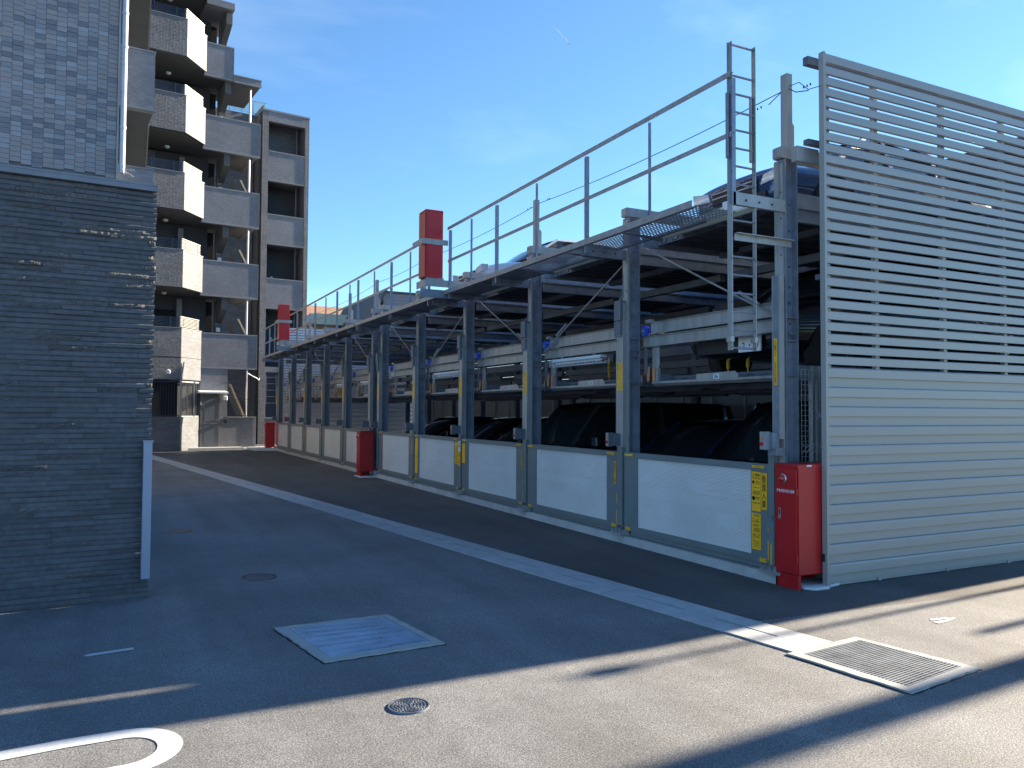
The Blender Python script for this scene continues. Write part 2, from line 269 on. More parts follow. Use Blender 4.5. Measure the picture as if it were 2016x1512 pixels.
# ------------------------------------------------------------------ mesh builder
class MB:
    def __init__(s): s.v = []; s.f = []
    def box(s, x0, x1, y0, y1, z0, z1):
        b = len(s.v)
        s.v += [(x0,y0,z0),(x1,y0,z0),(x1,y1,z0),(x0,y1,z0),(x0,y0,z1),(x1,y0,z1),(x1,y1,z1),(x0,y1,z1)]
        s.f += [tuple(b+i for i in q) for q in ((0,3,2,1),(4,5,6,7),(0,1,5,4),(1,2,6,5),(2,3,7,6),(3,0,4,7))]
        return s
    def cbox(s, x0, x1, y0, y1, z0, z1, c=0.01):
        """box with chamfered vertical and top edges"""
        ring = [(x0+c,y0),(x1-c,y0),(x1,y0+c),(x1,y1-c),(x1-c,y1),(x0+c,y1),(x0,y1-c),(x0,y0+c)]
        ring2 = [(x0+2*c,y0+c),(x1-2*c,y0+c),(x1-c,y0+2*c),(x1-c,y1-2*c),(x1-2*c,y1-c),(x0+2*c,y1-c),(x0+c,y1-2*c),(x0+c,y0+2*c)]
        b = len(s.v)
        s.v += [(x,y,z0) for x,y in ring]+[(x,y,z1-c) for x,y in ring]+[(x,y,z1) for x,y in ring2]
        for i in range(8):
            j = (i+1)%8; s.f += [(b+i,b+j,b+8+j,b+8+i),(b+8+i,b+8+j,b+16+j,b+16+i)]
        s.f += [tuple(b+i for i in range(7,-1,-1)), tuple(b+16+i for i in range(8))]
        return s
    def prism(s, poly, axis, a, b_):
        """poly in the two other axes (in xyz order), extruded along axis from a to b_"""
        n = len(poly); b = len(s.v)
        def P(p, t):
            return {'x': (t, p[0], p[1]), 'y': (p[0], t, p[1]), 'z': (p[0], p[1], t)}[axis]
        s.v += [P(p, a) for p in poly]+[P(p, b_) for p in poly]
        s.f += [(b+i, b+(i+1)%n, b+n+(i+1)%n, b+n+i) for i in range(n)]
        s.f += [tuple(b+i for i in range(n-1,-1,-1)), tuple(b+n+i for i in range(n))]
        return s
    def quad(s, *p):
        b = len(s.v); s.v += list(p); s.f.append(tuple(range(b, b+len(p)))); return s
    def tube(s, p, q, r, n=8, r2=None, cap=True):
        p = Vector(p); q = Vector(q); d = (q-p).normalized(); a = d.orthogonal().normalized(); c = d.cross(a); r2 = r if r2 is None else r2
        b = len(s.v)
        for (o, rr) in ((p, r), (q, r2)):
            for i in range(n):
                t = 2*math.pi*i/n; s.v.append(tuple(o+a*math.cos(t)*rr+c*math.sin(t)*rr))
        s.f += [(b+i, b+(i+1)%n, b+n+(i+1)%n, b+n+i) for i in range(n)]
        if cap: s.f += [tuple(b+i for i in range(n-1,-1,-1)), tuple(b+n+i for i in range(n))]
        return s
    def path(s, pts, r, n=6):
        for a, c in zip(pts[:-1], pts[1:]): s.tube(a, c, r, n)
        return s
    def bar(s, p, q, w, h, up=(0,0,1)):
        p = Vector(p); q = Vector(q); d = (q-p).normalized(); a = d.cross(Vector(up)); 
        if a.length < 1e-4: a = Vector((1,0,0))
        a.normalize(); c = a.cross(d).normalized(); b = len(s.v)
        for o in (p, q):
            for (i, j) in ((-1,-1),(1,-1),(1,1),(-1,1)): s.v.append(tuple(o+a*i*w/2+c*j*h/2))
        s.f += [(b,b+1,b+2,b+3),(b+7,b+6,b+5,b+4),(b,b+4,b+5,b+1),(b+1,b+5,b+6,b+2),(b+2,b+6,b+7,b+3),(b+3,b+7,b+4,b)]
        return s
    def lathe(s, prof, axis, c, n=24):
        """prof = [(r, t)], revolved round an axis through c"""
        b = len(s.v); c = Vector(c)
        for (r, t) in prof:
            for i in range(n):
                a = 2*math.pi*i/n; u, v = r*math.cos(a), r*math.sin(a)
                s.v.append(tuple(c+Vector({'x': (t,u,v), 'y': (u,t,v), 'z': (u,v,t)}[axis])))
        m = len(prof)
        for k in range(m-1):
            for i in range(n):
                j = (i+1)%n; s.f.append((b+k*n+i, b+k*n+j, b+(k+1)*n+j, b+(k+1)*n+i))
        s.f += [tuple(b+i for i in range(n-1,-1,-1)), tuple(b+(m-1)*n+i for i in range(n))]
        return s
    def mesh(s, name, m, off=(0,0,0), smooth=False):
        me = bpy.data.meshes.new(name); ox, oy, oz = off
        me.from_pydata([(x-ox, y-oy, z-oz) for x, y, z in s.v], [], s.f); me.materials.append(m); me.validate()
        import bmesh
        bm = bmesh.new(); bm.from_mesh(me); bmesh.ops.recalc_face_normals(bm, faces=bm.faces); bm.to_mesh(me); bm.free()
        if smooth:
            for p in me.polygons: p.use_smooth = True
        return me

BASE = {}
TH = R_(6.3); cT, sT = math.cos(TH), math.sin(TH)
def B2W(p): return (p[0]*cT-p[1]*sT, p[0]*sT+p[1]*cT, p[2])
def tag(o, label=None, cat=None, group=None, kind=None):
    if label: o['label'] = label
    if cat: o['category'] = cat
    if group: o['group'] = group
    if kind: o['kind'] = kind
    return o
def thing(name, base, label, cat, group=None, frame='W'):
    o = bpy.data.objects.new(name, None); C.objects.link(o); o.empty_display_size = 0.1
    if frame == 'B': o.location = B2W(base); o.rotation_euler = (0, 0, TH)
    else: o.location = base
    BASE[o.name] = tuple(base); return tag(o, label, cat, group)
def clusters(mb):
    """groups of separate pieces that stand clearly apart"""
    par = list(range(len(mb.v)))
    def fd(a):
        while par[a] != a: par[a] = par[par[a]]; a = par[a]
        return a
    for f_ in mb.f:
        r0 = fd(f_[0])
        for q in f_[1:]: par[fd(q)] = r0
    isl = {}
    for k_, f_ in enumerate(mb.f): isl.setdefault(fd(f_[0]), []).append(k_)
    isl = list(isl.values())
    if len(isl) < 2 or len(isl) > 14: return [mb]
    bb = []
    for fs in isl:
        P_ = [mb.v[q] for k_ in fs for q in mb.f[k_]]
        bb.append(([min(p[a] for p in P_) for a in range(3)], [max(p[a] for p in P_) for a in range(3)]))
    grp = list(range(len(isl)))
    def fg(a):
        while grp[a] != a: a = grp[a]
        return a
    for a in range(len(isl)):
        for c in range(a):
            gap = math.sqrt(sum(max(0, bb[a][0][t]-bb[c][1][t], bb[c][0][t]-bb[a][1][t])**2 for t in range(3)))
            size = max(math.dist(*bb[a]), math.dist(*bb[c]))
            if gap < 0.04*size or gap < 0.004: grp[fg(a)] = fg(c)
    out = {}
    for a in range(len(isl)): out.setdefault(fg(a), []).extend(isl[a])
    res = []
    for fs in out.values():
        nb_ = MB(); mp_ = {}
        for k_ in fs:
            nf = []
            for q in mb.f[k_]:
                if q not in mp_: mp_[q] = len(nb_.v); nb_.v.append(mb.v[q])
                nf.append(mp_[q])
            nb_.f.append(tuple(nf))
        res.append(nb_)
    return res
def part(name, mb, m, root, label=None, smooth=False, kind=None):
    if kind is None and 'lettering' not in name and name not in ('windows', 'pictogram', 'window_grille', 'wire_mesh', 'wire_guard', 'grating'):
        cl_ = clusters(mb)
        if len(cl_) > 1:
            return [part1(name, q, m, root, label, smooth, kind) for q in cl_][0]
    return part1(name, mb, m, root, label, smooth, kind)
def part1(name, mb, m, root, label=None, smooth=False, kind=None):
    """mesh drawn in the same frame as the root's base"""
    off = BASE[root.name]
    o = bpy.data.objects.new(name, mb.mesh(name, m, off, smooth)); C.objects.link(o); o.parent = root; BASE[o.name] = off
    if label: o['label'] = label
    if kind: o['kind'] = kind
    return o
def single(name, mb, m, base, label=None, cat=None, group=None, kind=None, frame='W', smooth=False):
    o = bpy.data.objects.new(name, mb.mesh(name, m, base, smooth)); C.objects.link(o)
    if frame == 'B': o.location = B2W(base); o.rotation_euler = (0, 0, TH)
    else: o.location = base
    BASE[o.name] = tuple(base)
    return tag(o, label, cat, group, kind)
def copy_tree(o, parent=None):
    c = o.copy(); C.objects.link(c)
    if parent: c.parent = parent
    for ch in list(o.children): copy_tree(ch, c)
    return c

_txt = {}
def text_mb(s, w, h, o, ex, ey, stretch=True, bold=0.0):
    """flat lettering: the string's outline filled, fitted into w x h, centred at o with axes ex, ey"""
    key = (s, bold)
    if key not in _txt:
        cu = bpy.data.curves.new('lettering', 'FONT'); cu.body = s; cu.align_x = 'CENTER'; cu.resolution_u = 2; cu.space_line = 0.95; cu.offset = bold
        ob = bpy.data.objects.new('lettering', cu); C.objects.link(ob)
        bpy.context.view_layer.update()
        ev = ob.evaluated_get(bpy.context.evaluated_depsgraph_get()); me = bpy.data.meshes.new_from_object(ev)
        vs = [tuple(v.co[:2]) for v in me.vertices]; fs = [tuple(p.vertices) for p in me.polygons]
        bpy.data.meshes.remove(me); bpy.data.objects.remove(ob); bpy.data.curves.remove(cu)
        _txt[key] = (vs, fs)
    vs, fs = _txt[key]; mb = MB()
    if not vs: return mb
    x0 = min(v[0] for v in vs); x1 = max(v[0] for v in vs); y0 = min(v[1] for v in vs); y1 = max(v[1] for v in vs)
    sx = w/max(1e-6, x1-x0); sy = h/max(1e-6, y1-y0)
    if not stretch: sx = sy = min(sx, sy)
    o = Vector(o); ex = Vector(ex); ey = Vector(ey); cx, cy = (x0+x1)/2, (y0+y1)/2
    mb.v = [tuple(o+ex*(a-cx)*sx+ey*(b-cy)*sy) for a, b in vs]; mb.f = list(fs)
    return mb
EXF, EYF = (0, -1, 0), (0, 0, 1)      # lettering on faces that look towards -X: reads towards -Y
ORD = ['first', 'second', 'third', 'fourth', 'fifth', 'sixth', 'seventh', 'eighth', 'ninth', 'tenth', 'eleventh', 'twelfth']

# ------------------------------------------------------------------ ground
g = MB(); g.quad((-900,-900,0),(900,-900,0),(900,900,0),(-900,900,0))
single('asphalt_ground', g, asph, (0,0,0), kind='structure')
g = MB(); g.box(5.66, 11.6, 5.2, 32.2, 0.004, 0.03)
single('machine_floor', g, concm, (5.5,5.2,0), kind='structure')

# ------------------------------------------------------------------ parking machine geometry
COL1 = [5.52+2.55*i for i in range(6)]
COL2 = [19.03+2.57*i for i in range(6)]
BAYS = [(COL1[i], COL1[i+1]) for i in range(5)]+[(COL2[i], COL2[i+1]) for i in range(5)]

# concrete lip under the gates
k = thing('concrete_kerb', (5.5, 5.45, 0), 'long low pale concrete kerb running under the grey parking gates', 'kerb')
ys = [5.45, 8.0, 10.55, 13.0, 15.6, 18.2, 20.7, 23.2, 25.7, 28.3, 31.6]
for a, b in zip(ys[:-1], ys[1:]):
    part('kerb_block', MB().prism([(5.50,0),(5.66,0),(5.66,0.09),(5.53,0.085)], 'y', a+0.004, b-0.004), concm, k)

def h_column(mb, x0, x1, y, w, z0, z1, tf=0.011):
    mb.box(x0, x0+tf, y-w/2, y+w/2, z0, z1); mb.box(x1-tf, x1, y-w/2, y+w/2, z0, z1)
    mb.box(x0+tf, x1-tf, y-0.005, y+0.005, z0, z1)

def build_unit(cols, name, label, far):
    f = thing(name, (5.7, cols[0], 0), label, 'parking machine', 'steel car parking machines')
    n = len(cols)
    for i, y in enumerate(cols):
        m = MB(); h_column(m, 5.62, 5.78, y, 0.14, 0.12, 4.02)
        for z in (0.9, 1.95, 2.28, 2.5):                                # stiffener plates and the small joint bars
            m.box(5.632, 5.768, y-0.066, y-0.006, z, z+0.009)
        c = part('column', m, galv, f)
        sp = MB()
        for z in (2.34,): sp.box(5.645, 5.76, y-0.085, y-0.07, z, z+0.018)
        for z in (3.7, 3.45, 3.1, 2.9, 2.75, 2.55):
            sp.tube((5.605, y-0.03, z), (5.597, y-0.03, z), 0.009, 6)
            sp.tube((5.73, y-0.007, z-0.1), (5.73, y-0.02, z-0.1), 0.010, 6)
        part('bolt_set', sp, galvd, c, kind='stuff')
        b = MB(); b.box(5.55, 5.85, y-0.13, y+0.13, 0.092, 0.115)
        for dx in (0.03, 0.13, 0.26):
            for dy in (-0.10, 0.10): b.tube((5.55+dx, y+dy, 0.115), (5.55+dx, y+dy, 0.165), 0.012, 6)
        b.prism([(5.56,0.115),(5.618,0.115),(5.618,0.26)], 'y', y-0.06, y-0.05); b.prism([(5.56,0.115),(5.618,0.115),(5.618,0.26)], 'y', y+0.05, y+0.06)
        part('base_plate', b, galvl, f)
        ft = MB().prism([(5.475,0.091),(5.60,0.091),(5.60,0.150),(5.555,0.150),(5.475,0.108)], 'y', y-0.10, y+0.16)
        fo = part('foot_bracket', ft, galvl, f)
        an = MB()
        for dy in (-0.04, 0.03, 0.11): an.tube((5.50, y+dy, 0.10), (5.50, y+dy, 0.165), 0.012, 8); an.tube((5.50, y+dy, 0.112), (5.50, y+dy, 0.125), 0.02, 6)
        part('anchor_bolt', an, galv, fo, kind='stuff')
        m = MB(); h_column(m, 10.9, 11.05, y, 0.14, 0.03, 4.02); part('rear_column', m, galvd, f)
        # front face plate on the column, lighter
        part('face_plate', MB().box(5.606, 5.6185, y-0.05, y+0.055, 0.2 if i else 1.1, 3.98), galvl, f)
        # cap beam over the column, running back
        m = MB(); m.box(5.59, 11.1, y-0.06, y-0.05, 4.03, 4.14); m.box(5.59, 11.1, y-0.05, y+0.05, 4.13, 4.14); m.box(5.59, 11.1, y-0.05, y+0.05, 4.03, 4.04)
        m.box(5.58, 5.59, y-0.05, y+0.05, 4.04, 4.13)
        part('cap_beam', m, galvl, f)
        # cross beams along X under the two decks
        m = MB()
        for z0 in (3.46,):
            m.box(5.87, 10.89, y+0.062, y+0.068, z0, z0+0.14); m.box(5.87, 10.89, y+0.02, y+0.062, z0+0.134, z0+0.14); m.box(5.87, 10.89, y+0.02, y+0.062, z0, z0+0.006)
        part('cross_beam', m, galv, f)
        if i < n-1:
            y2 = cols[i+1]
            # upper and lower C beams along the front
            for (z0, z1, nm) in ((2.565, 2.705, 'upper_front_beam'), (2.41, 2.535, 'lower_front_beam')):
                m = MB(); xf = 5.86; a = y+0.08; b2 = y2-(0.19 if nm[0]=='u' else 0.03)
                m.box(xf, xf+0.008, a, b2, z0, z1); m.box(xf+0.008, xf+0.07, a, b2, z1-0.008, z1); m.box(xf-0.035, xf+0.07, a, b2, z0-0.008, z0)
                m.box(xf-0.03, xf, a, b2, z1-0.006, z1)
                part(nm, m, galvl, f)
            # deck rails along Y at several depths
            for xr in (7.2, 9.2, 10.8):
                part('deck_rail', MB().box(xr, xr+0.07, y+0.08, y2-0.08, 2.42, 2.54), galvd, f)
                part('upper_rail', MB().box(xr, xr+0.09, y+0.08, y2-0.08, 3.36, 3.455), galvd, f)
            # blue pulley at the far end of the bay's beam with its bearing
            p = MB().lathe([(0.022,0),(0.066,0.0),(0.066,0.012),(0.052,0.018),(0.052,0.03),(0.066,0.036),(0.066,0.048),(0.022,0.048)], 'x', (5.80, y2-0.125, 2.60), 22)
            pl = part('pulley', p, bluem, f, smooth=False)
            h = MB().tube((5.79, y2-0.115, 2.60), (5.80, y2-0.115, 2.60), 0.02, 10)
            for q in range(6):
                a = q*math.pi/3; h.tube((5.792, y2-0.115+0.042*math.cos(a), 2.60+0.042*math.sin(a)), (5.80, y2-0.115+0.042*math.cos(a), 2.60+0.042*math.sin(a)), 0.007, 6)
            part('pulley_hub', h, galvl, pl)
            part('bearing_block', MB().box(5.85, 5.91, y2-0.19, y2-0.08, 2.705, 2.745), galvl, f)
            # curved side plate hanging from the column and the hanger
            part('side_plate', MB().prism([(y2-0.075,2.39),(y2-0.13,2.39),(y2-0.13,2.15),(y2-0.11,2.08),(y2-0.075,2.04)], 'x', 5.84, 5.85), galv, f)
            yh = y2+0.13
            hg = part('hanger', MB().prism([(yh-0.30,2.40),(yh-0.44,2.40),(yh-0.44,2.20),(yh-0.42,2.14),(yh-0.36,2.12),(yh-0.30,2.14)], 'x', 5.895, 5.905).box(5.90,5.94,yh-0.40,yh-0.35,1.96,2.14).box(5.88,5.97,yh-0.42,yh-0.30,1.955,1.965), galvl, f)
            part('hanger_tongue', MB().prism([(yh-0.31,2.14),(yh-0.36,2.14),(yh-0.36,1.99),(yh-0.335,1.965),(yh-0.31,1.99)], 'x', 5.885, 5.893), orangm, hg)
            part('latch_tongue', MB().prism([(y2-0.10,2.16),(y2-0.15,2.16),(y2-0.15,2.0),(y2-0.125,1.965),(y2-0.10,2.0)], 'x', 5.86, 5.87), orangm, f)
            # pair of yellow dampers deeper in
            for dy in (0.85, 1.18):
                if i in (0, 1, 2):
                    d = MB().tube((6.5, y2-dy, 2.38), (6.5, y2-dy, 2.12), 0.022, 8).tube((6.5, y2-dy, 2.12), (6.5, y2-dy, 2.03), 0.010, 6)
                    part('damper', d, yelbar, f)
        # brace rods in alternate bays
    for i in range(n-1):
        y, y2 = cols[i], cols[i+1]
        if i % 2 == 0:
            m = MB().tube((5.80, y2-0.09, 3.66), (5.80, y+0.25, 2.56), 0.011, 6); m.tube((5.80, y+0.75, 2.86), (5.80, y+0.47, 2.70), 0.02, 6)
        else:
            m = MB().tube((5.80, y+0.10, 3.60), (5.80, y2-0.1, 2.50), 0.011, 6); m.tube((5.80, y2-0.5, 2.73), (5.80, y2-0.78, 2.87), 0.02, 6)
        part('brace_rod', m, galvl, f)
        if i in (0, 2):
            part('rear_brace_rod', MB().tube((9.2, y2-0.09, 3.4), (9.2, y+0.2, 2.5), 0.012, 6), galv, f)
    # walkway brackets from each column
    for i, y in enumerate(cols):
        if i == 0 and not far:
            m = MB().box(4.97, 5.61, y-0.08, y-0.072, 3.50, 3.615).box(4.97, 5.61, y-0.072, y-0.04, 3.50, 3.507)
        else:
            m = MB().box(4.97, 5.63, y-0.02, y-0.012, 3.49, 3.61).box(4.97, 5.63, y-0.012, y+0.03, 3.49, 3.497).box(4.97, 5.63, y-0.012, y+0.03, 3.603, 3.61)
        br = part('walkway_bracket', m, galvl if (i == 0 and not far) else galv, f)
        hm = MB()
        for x in (5.12, 5.28, 5.44): hm.tube((x, y-0.022+(-0.058 if i==0 and not far else 0), 3.55), (x, y-0.03+(-0.058 if i==0 and not far else 0), 3.55), 0.010, 8)
        part('bracket_bolt', hm, blackm, br, kind='stuff')
    return f
unit1 = build_unit(COL1, 'parking_frame', 'galvanised steel frame of the nearer parking machine beside the tall louvre fence', False)
unit2 = build_unit(COL2, 'parking_frame', 'galvanised steel frame of the farther parking machine next to the apartment block', True)
# knee bracket and tall wire posts on selected columns
def top_post(f, y, z=4.87):
    p = part('wire_post', MB().box(5.68, 5.75, y-0.04, y+0.04, 4.14, z), galvl, f)
    part('post_lug', MB().prism([(5.751,4.14),(5.805,4.14),(5.805,4.38),(5.777,4.42),(5.751,4.38)], 'y', y-0.01, y+0.002), galvl, p)
for i in (0, 2, 4): top_post(unit1, COL1[i]+0.0)
for i in (0, 1, 3, 5): top_post(unit2, COL2[i])
part('end_channel', MB().box(5.62, 5.9, 5.30, 5.37, 3.96, 4.10), galvl, unit1)
part('joint_plate', MB().box(5.595, 5.604, 5.51, 5.57, 3.66, 4.0), galvl, unit1)

# safety wire along the post tops
w = MB()
pts = [(5.715, 5.25, 4.62), (5.715, 5.40, 4.66), (5.715, 5.52, 4.75), (5.715, 5.75, 4.66)]
w.path(pts, 0.005, 5)
w.path([(5.715,5.52,4.75),(5.715,5.36,4.74),(5.715,5.25,4.63),(5.715,5.10,4.61)], 0.004, 5)
def sag(a, b, dz, n=8):
    return [tuple(Vector(a).lerp(Vector(b), t/n)-Vector((0,0,dz*4*(t/n)*(1-t/n)))) for t in range(n+1)]
w.path(sag((5.715,5.52,4.73),(5.715,10.5,4.80),0.06), 0.005, 5); w.path(sag((5.715,10.5,4.80),(5.715,15.5,4.8),0.06), 0.005, 5)
w.path(sag((5.715,15.5,4.8),(5.715,18.8,4.8),0.05), 0.005, 5); w.path(sag((5.715,18.8,4.8),(5.715,26.3,4.8),0.1), 0.005, 5)
for y in (5.85, 5.9, 5.95, 10.2, 10.25, 10.8, 10.9, 5.22, 5.26, 5.3): w.box(5.708, 5.722, y, y+0.007, 4.66 if y < 6 else 4.785, 4.68 if y < 6 else 4.805)
single('safety_wire', w, cablem, (5.715,5.2,4.6), 'thin dark safety wire strung between the post tops of the parking machines', 'wire')

# gate masts with motor boxes and button boxes
def mast(f, y, first=False, stick=True, stn=0):
    if first:
        m = MB().box(5.54, 5.548, y-0.045, y+0.05, 1.35, 2.90).box(5.548, 5.60, y+0.044, y+0.05, 1.35, 2.90).box(5.548, 5.60, y-0.045, y-0.037, 1.35, 2.90)
        t = part('gate_mast', m, galvl, f)
        part('mast_channel', MB().box(5.533, 5.54, y-0.035, y+0.028, 1.37, 2.895), galv, t)
        st = part('mast_sticker', MB().box(5.526, 5.532, y-0.022, y+0.012, 1.86, 2.30), yelm, f)
        tx = text_mb('⚠\n頭\n上\n \n足\n元\n注\n意', 0.026, 0.41, (5.524, y-0.005, 2.08), EXF, EYF)
        part('lettering', tx, inkm, st)
    else:
        m = MB().box(5.555, 5.565, y-0.075, y+0.08, 1.165, 2.95).box(5.565, 5.602, y-0.075, y-0.065, 1.165, 2.95).box(5.565, 5.602, y+0.07, y+0.08, 1.165, 2.95)
        t = part('gate_mast', m, galvl, f)
        part('mast_foot', MB().box(5.545, 5.60, y-0.065, y+0.045, 0.20, 1.165), gatem, f)
        mb = MB().cbox(5.50, 5.60, y-0.07, y+0.055, 2.73, 2.98, 0.01).box(5.52, 5.60, y-0.06, y+0.05, 2.56, 2.715)
        mb.tube((5.56, y-0.005, 2.56), (5.56, y-0.005, 2.53), 0.045, 10)
        bx = part('motor_box', mb, boxm, f)
        cb = MB().path([(5.55,y+0.09,2.93),(5.55,y+0.10,2.6),(5.56,y+0.07,2.47)], 0.012, 6).path([(5.56,y+0.02,2.98),(5.60,y+0.0,3.05),(5.62,y+0.0,3.45)], 0.010, 6).path([(5.56,y+0.11,2.75),(5.57,y+0.13,2.6),(5.58,y+0.08,2.5)],0.008,6)
        part('cable', cb, boxm, bx)
        if stick:
            st = part('mast_sticker', MB().box(5.553, 5.559, y-0.06, y+0.005, 1.86, 2.20), yelm, f)
            part('lettering', text_mb('ゲート\n格\n納', 0.045, 0.16, (5.551, y-0.028, 1.95), EXF, EYF), inkm, st)
            part('small_lettering', text_mb('ランプ\nが点滅\n中はゲ\nートに\n近づか\nないで', 0.045, 0.13, (5.551, y-0.028, 2.125), EXF, EYF), redink, st)
            st2 = part('mast_sticker', MB().box(5.553, 5.559, y+0.018, y+0.058, 1.86, 2.22), yelm, f)
            part('lettering', text_mb('確\n認\nし\nて\n下\nさ\nい', 0.022, 0.33, (5.551, y+0.038, 2.04), EXF, EYF), inkm, st2)
    z = 1.36 if first else 1.28
    bb = part('button_box', MB().box(5.44, 5.56, y-0.03, y+0.09, z-0.12+0.0, z+0.06) if False else MB().box(5.47, 5.553, y-0.02, y+0.06, z-0.10, z+0.05).box(5.40, 5.47, y+0.01, y+0.07, z-0.11, z+0.06), galv if first else boxm, f)
    part('panel', MB().box(5.395, 5.40, y+0.012, y+0.068, z-0.105, z+0.055), galvl, bb)
    part('button', MB().tube((5.385, y+0.04, z+0.0), (5.396, y+0.04, z+0.0), 0.015, 12), orangm, bb, 'round amber button')
    part('button', MB().tube((5.378, y+0.04, z-0.055), (5.396, y+0.04, z-0.055), 0.018, 12), redm, bb, 'round red stop button')
mast(unit1, COL1[0]-0.02, first=True)
for i, y in enumerate(COL1[1:]): mast(unit1, y+0.045, stick=True)
for i, y in enumerate(COL2): mast(unit2, y+0.045, stick=(i > 0))
part('mast_base_box', MB().box(5.49, 5.60, 5.46, 5.56, 1.195, 1.27), galv, unit1)

# ------------------------------------------------------------------ sliding gates
def gate(i, y0, y1):
    """frame with perforated infill; stickers as the photograph shows them"""
    w = ORD[i]
    extra = ['bearing the large 後進入庫 sign', 'small vertical sign on it', 'yellow plates at both ends', 'wide yellow plate at right', 'yellow strips at left', 'behind the middle red cabinet', 'just past the middle red cabinet', 'with orange marks at its edges', 'second from the far end', 'farthest of the row'][i]
    g = thing('sliding_gate', (5.58, (y0+y1)/2, 0.2), '%s perforated gate from the louvre fence, %s' % (w, extra), 'gate', 'perforated sliding gates of the parking machines')
    X0, X1 = 5.56, 5.61; ya, yb = y0, y1; L = 0.27; Rr = 0.24
    part('top_rail', MB().box(X0-0.006, X1, ya, yb, 1.045, 1.105).box(X0-0.012, X0-0.006, ya, yb, 1.04, 1.05), gatem, g)
    part('bottom_rail', MB().box(X0, X1, ya, yb, 0.155, 0.22), gatem, g)
    part('right_stile', MB().box(X0, X1, ya, ya+Rr, 0.22, 1.045), gatem, g)
    part('left_stile', MB().box(X0, X1, yb-L, yb, 0.22, 1.045), gatem, g)
    part('perforated_sheet', MB().box(X0+0.012, X0+0.014, ya+Rr, yb-L, 0.22, 1.045), perfm, g)
    part('inner_rail', MB().box(X0+0.02, X0+0.04, ya+Rr, yb-L, 0.60, 0.70), galvl, g)
    part('skirt_board', MB().box(5.585, 5.60, ya+0.12, yb-0.1, 0.098, 0.153).box(5.60, 5.64, ya+0.12, yb-0.1, 0.096, 0.110), gatem, g)
    xs = X0-0.004
    def stick(ya_, yb_, z0, z1, m=yelm, nm='sticker'):
        return part(nm, MB().box(xs-0.004, xs, ya_, yb_, z0, z1), m, g)
    stick_top = lambda a, b: part('sticker', MB().box(X0-0.016, X0-0.0125, a, b, 1.062, 1.085), yelm, g)
    if i < 5:
        s = stick_top(ya+0.05, ya+0.21); part('lettering', text_mb('⚠手を触れない', 0.13, 0.014, (X0-0.018, ya+0.13, 1.0735), EXF, EYF), inkm, s)
        stick_top(yb-0.19, yb-0.03)
        s = stick(ya+0.03, ya+0.12, 0.165, 0.20); part('lettering', text_mb('⚠ 足元注意', 0.08, 0.018, (xs-0.006, ya+0.075, 0.183), EXF, EYF), inkm, s)
        s = stick(yb-0.13, yb-0.04, 0.165, 0.20); part('lettering', text_mb('⚠ 足元注意', 0.08, 0.018, (xs-0.006, yb-0.085, 0.183), EXF, EYF), inkm, s)
        for dy in (0.004, ):
            stick(ya+0.001, ya+0.011, 0.2, 0.38); stick(ya+0.001, ya+0.011, 0.46, 0.58)
    lab = lambda txt, w_, h_, y_, z_, m=inkm: text_mb(txt, w_, h_, (xs-0.006, y_, z_), EXF, EYF, bold=0.008)
    if i == 0:
        s = stick(ya+0.02, ya+0.095, 0.665, 1.015); part('lettering', lab('後\n進\n入\n庫', 0.058, 0.32, ya+0.0575, 0.84), inkm, s)
        s = stick(ya+0.102, ya+0.222, 0.64, 1.022)
        part('lettering', lab('⚠危険', 0.10, 0.036, ya+0.162, 0.99), inkm, s)
        tb = MB()
        random.seed(3)
        def lines(z, n, a, b, h=0.003, dz=0.0085):
            for q in range(n):
                tb.box(xs-0.006, xs-0.0045, ya+a, ya+b-random.random()*0.02, z-q*dz-h, z-q*dz)
        lines(0.965, 2, 0.11, 0.215); lines(0.87, 1, 0.11, 0.215); lines(0.838, 5, 0.11, 0.21); lines(0.725, 2, 0.11, 0.215)
        part('small_print', tb, inkm, s, kind='stuff')
        part('lettering', lab('車両の中に\n人を残さない', 0.062, 0.036, ya+0.14, 0.918), inkm, s)
        part('lettering', lab('操作中は装置に\n入らない', 0.058, 0.034, ya+0.14, 0.765), inkm, s)
        pg = MB(); pg.lathe([(0.020,0),(0.020,0.0012),(0.016,0.0012),(0.016,0)], 'x', (xs-0.0065, ya+0.195, 0.765), 20); pg.bar((xs-0.006, ya+0.21, 0.780), (xs-0.006, ya+0.18, 0.750), 0.004, 0.002)
        pg.tube((xs-0.006, ya+0.197, 0.775), (xs-0.005, ya+0.197, 0.775), 0.005, 10); pg.box(xs-0.006, xs-0.005, ya+0.192, ya+0.202, 0.752, 0.768)
        pg.box(xs-0.006, xs-0.005, ya+0.184, ya+0.212, 0.910, 0.934); pg.box(xs-0.006, xs-0.005, ya+0.190, ya+0.206, 0.898, 0.903)
        part('pictogram', pg, inkm, s)
        s = stick(ya+0.102, ya+0.222, 0.27, 0.62); tb = MB()
        lines(0.61, 3, 0.115, 0.21); lines(0.515, 3, 0.13, 0.21); lines(0.478, 5, 0.115, 0.21); lines(0.355, 4, 0.12, 0.21, dz=0.012); lines(0.30, 1, 0.115, 0.2)
        part('small_print', tb, inkm, s, kind='stuff')
        part('lettering', lab('立入禁止\n装置が動きます', 0.062, 0.034, ya+0.145, 0.55), inkm, s)
        pg = MB()
        pg.tube((xs-0.006, ya+0.198, 0.567), (xs-0.005, ya+0.198, 0.567), 0.006, 10); pg.bar((xs-0.006, ya+0.205, 0.553), (xs-0.006, ya+0.190, 0.535), 0.007, 0.002); pg.bar((xs-0.006, ya+0.190, 0.535), (xs-0.006, ya+0.206, 0.530), 0.004, 0.002)
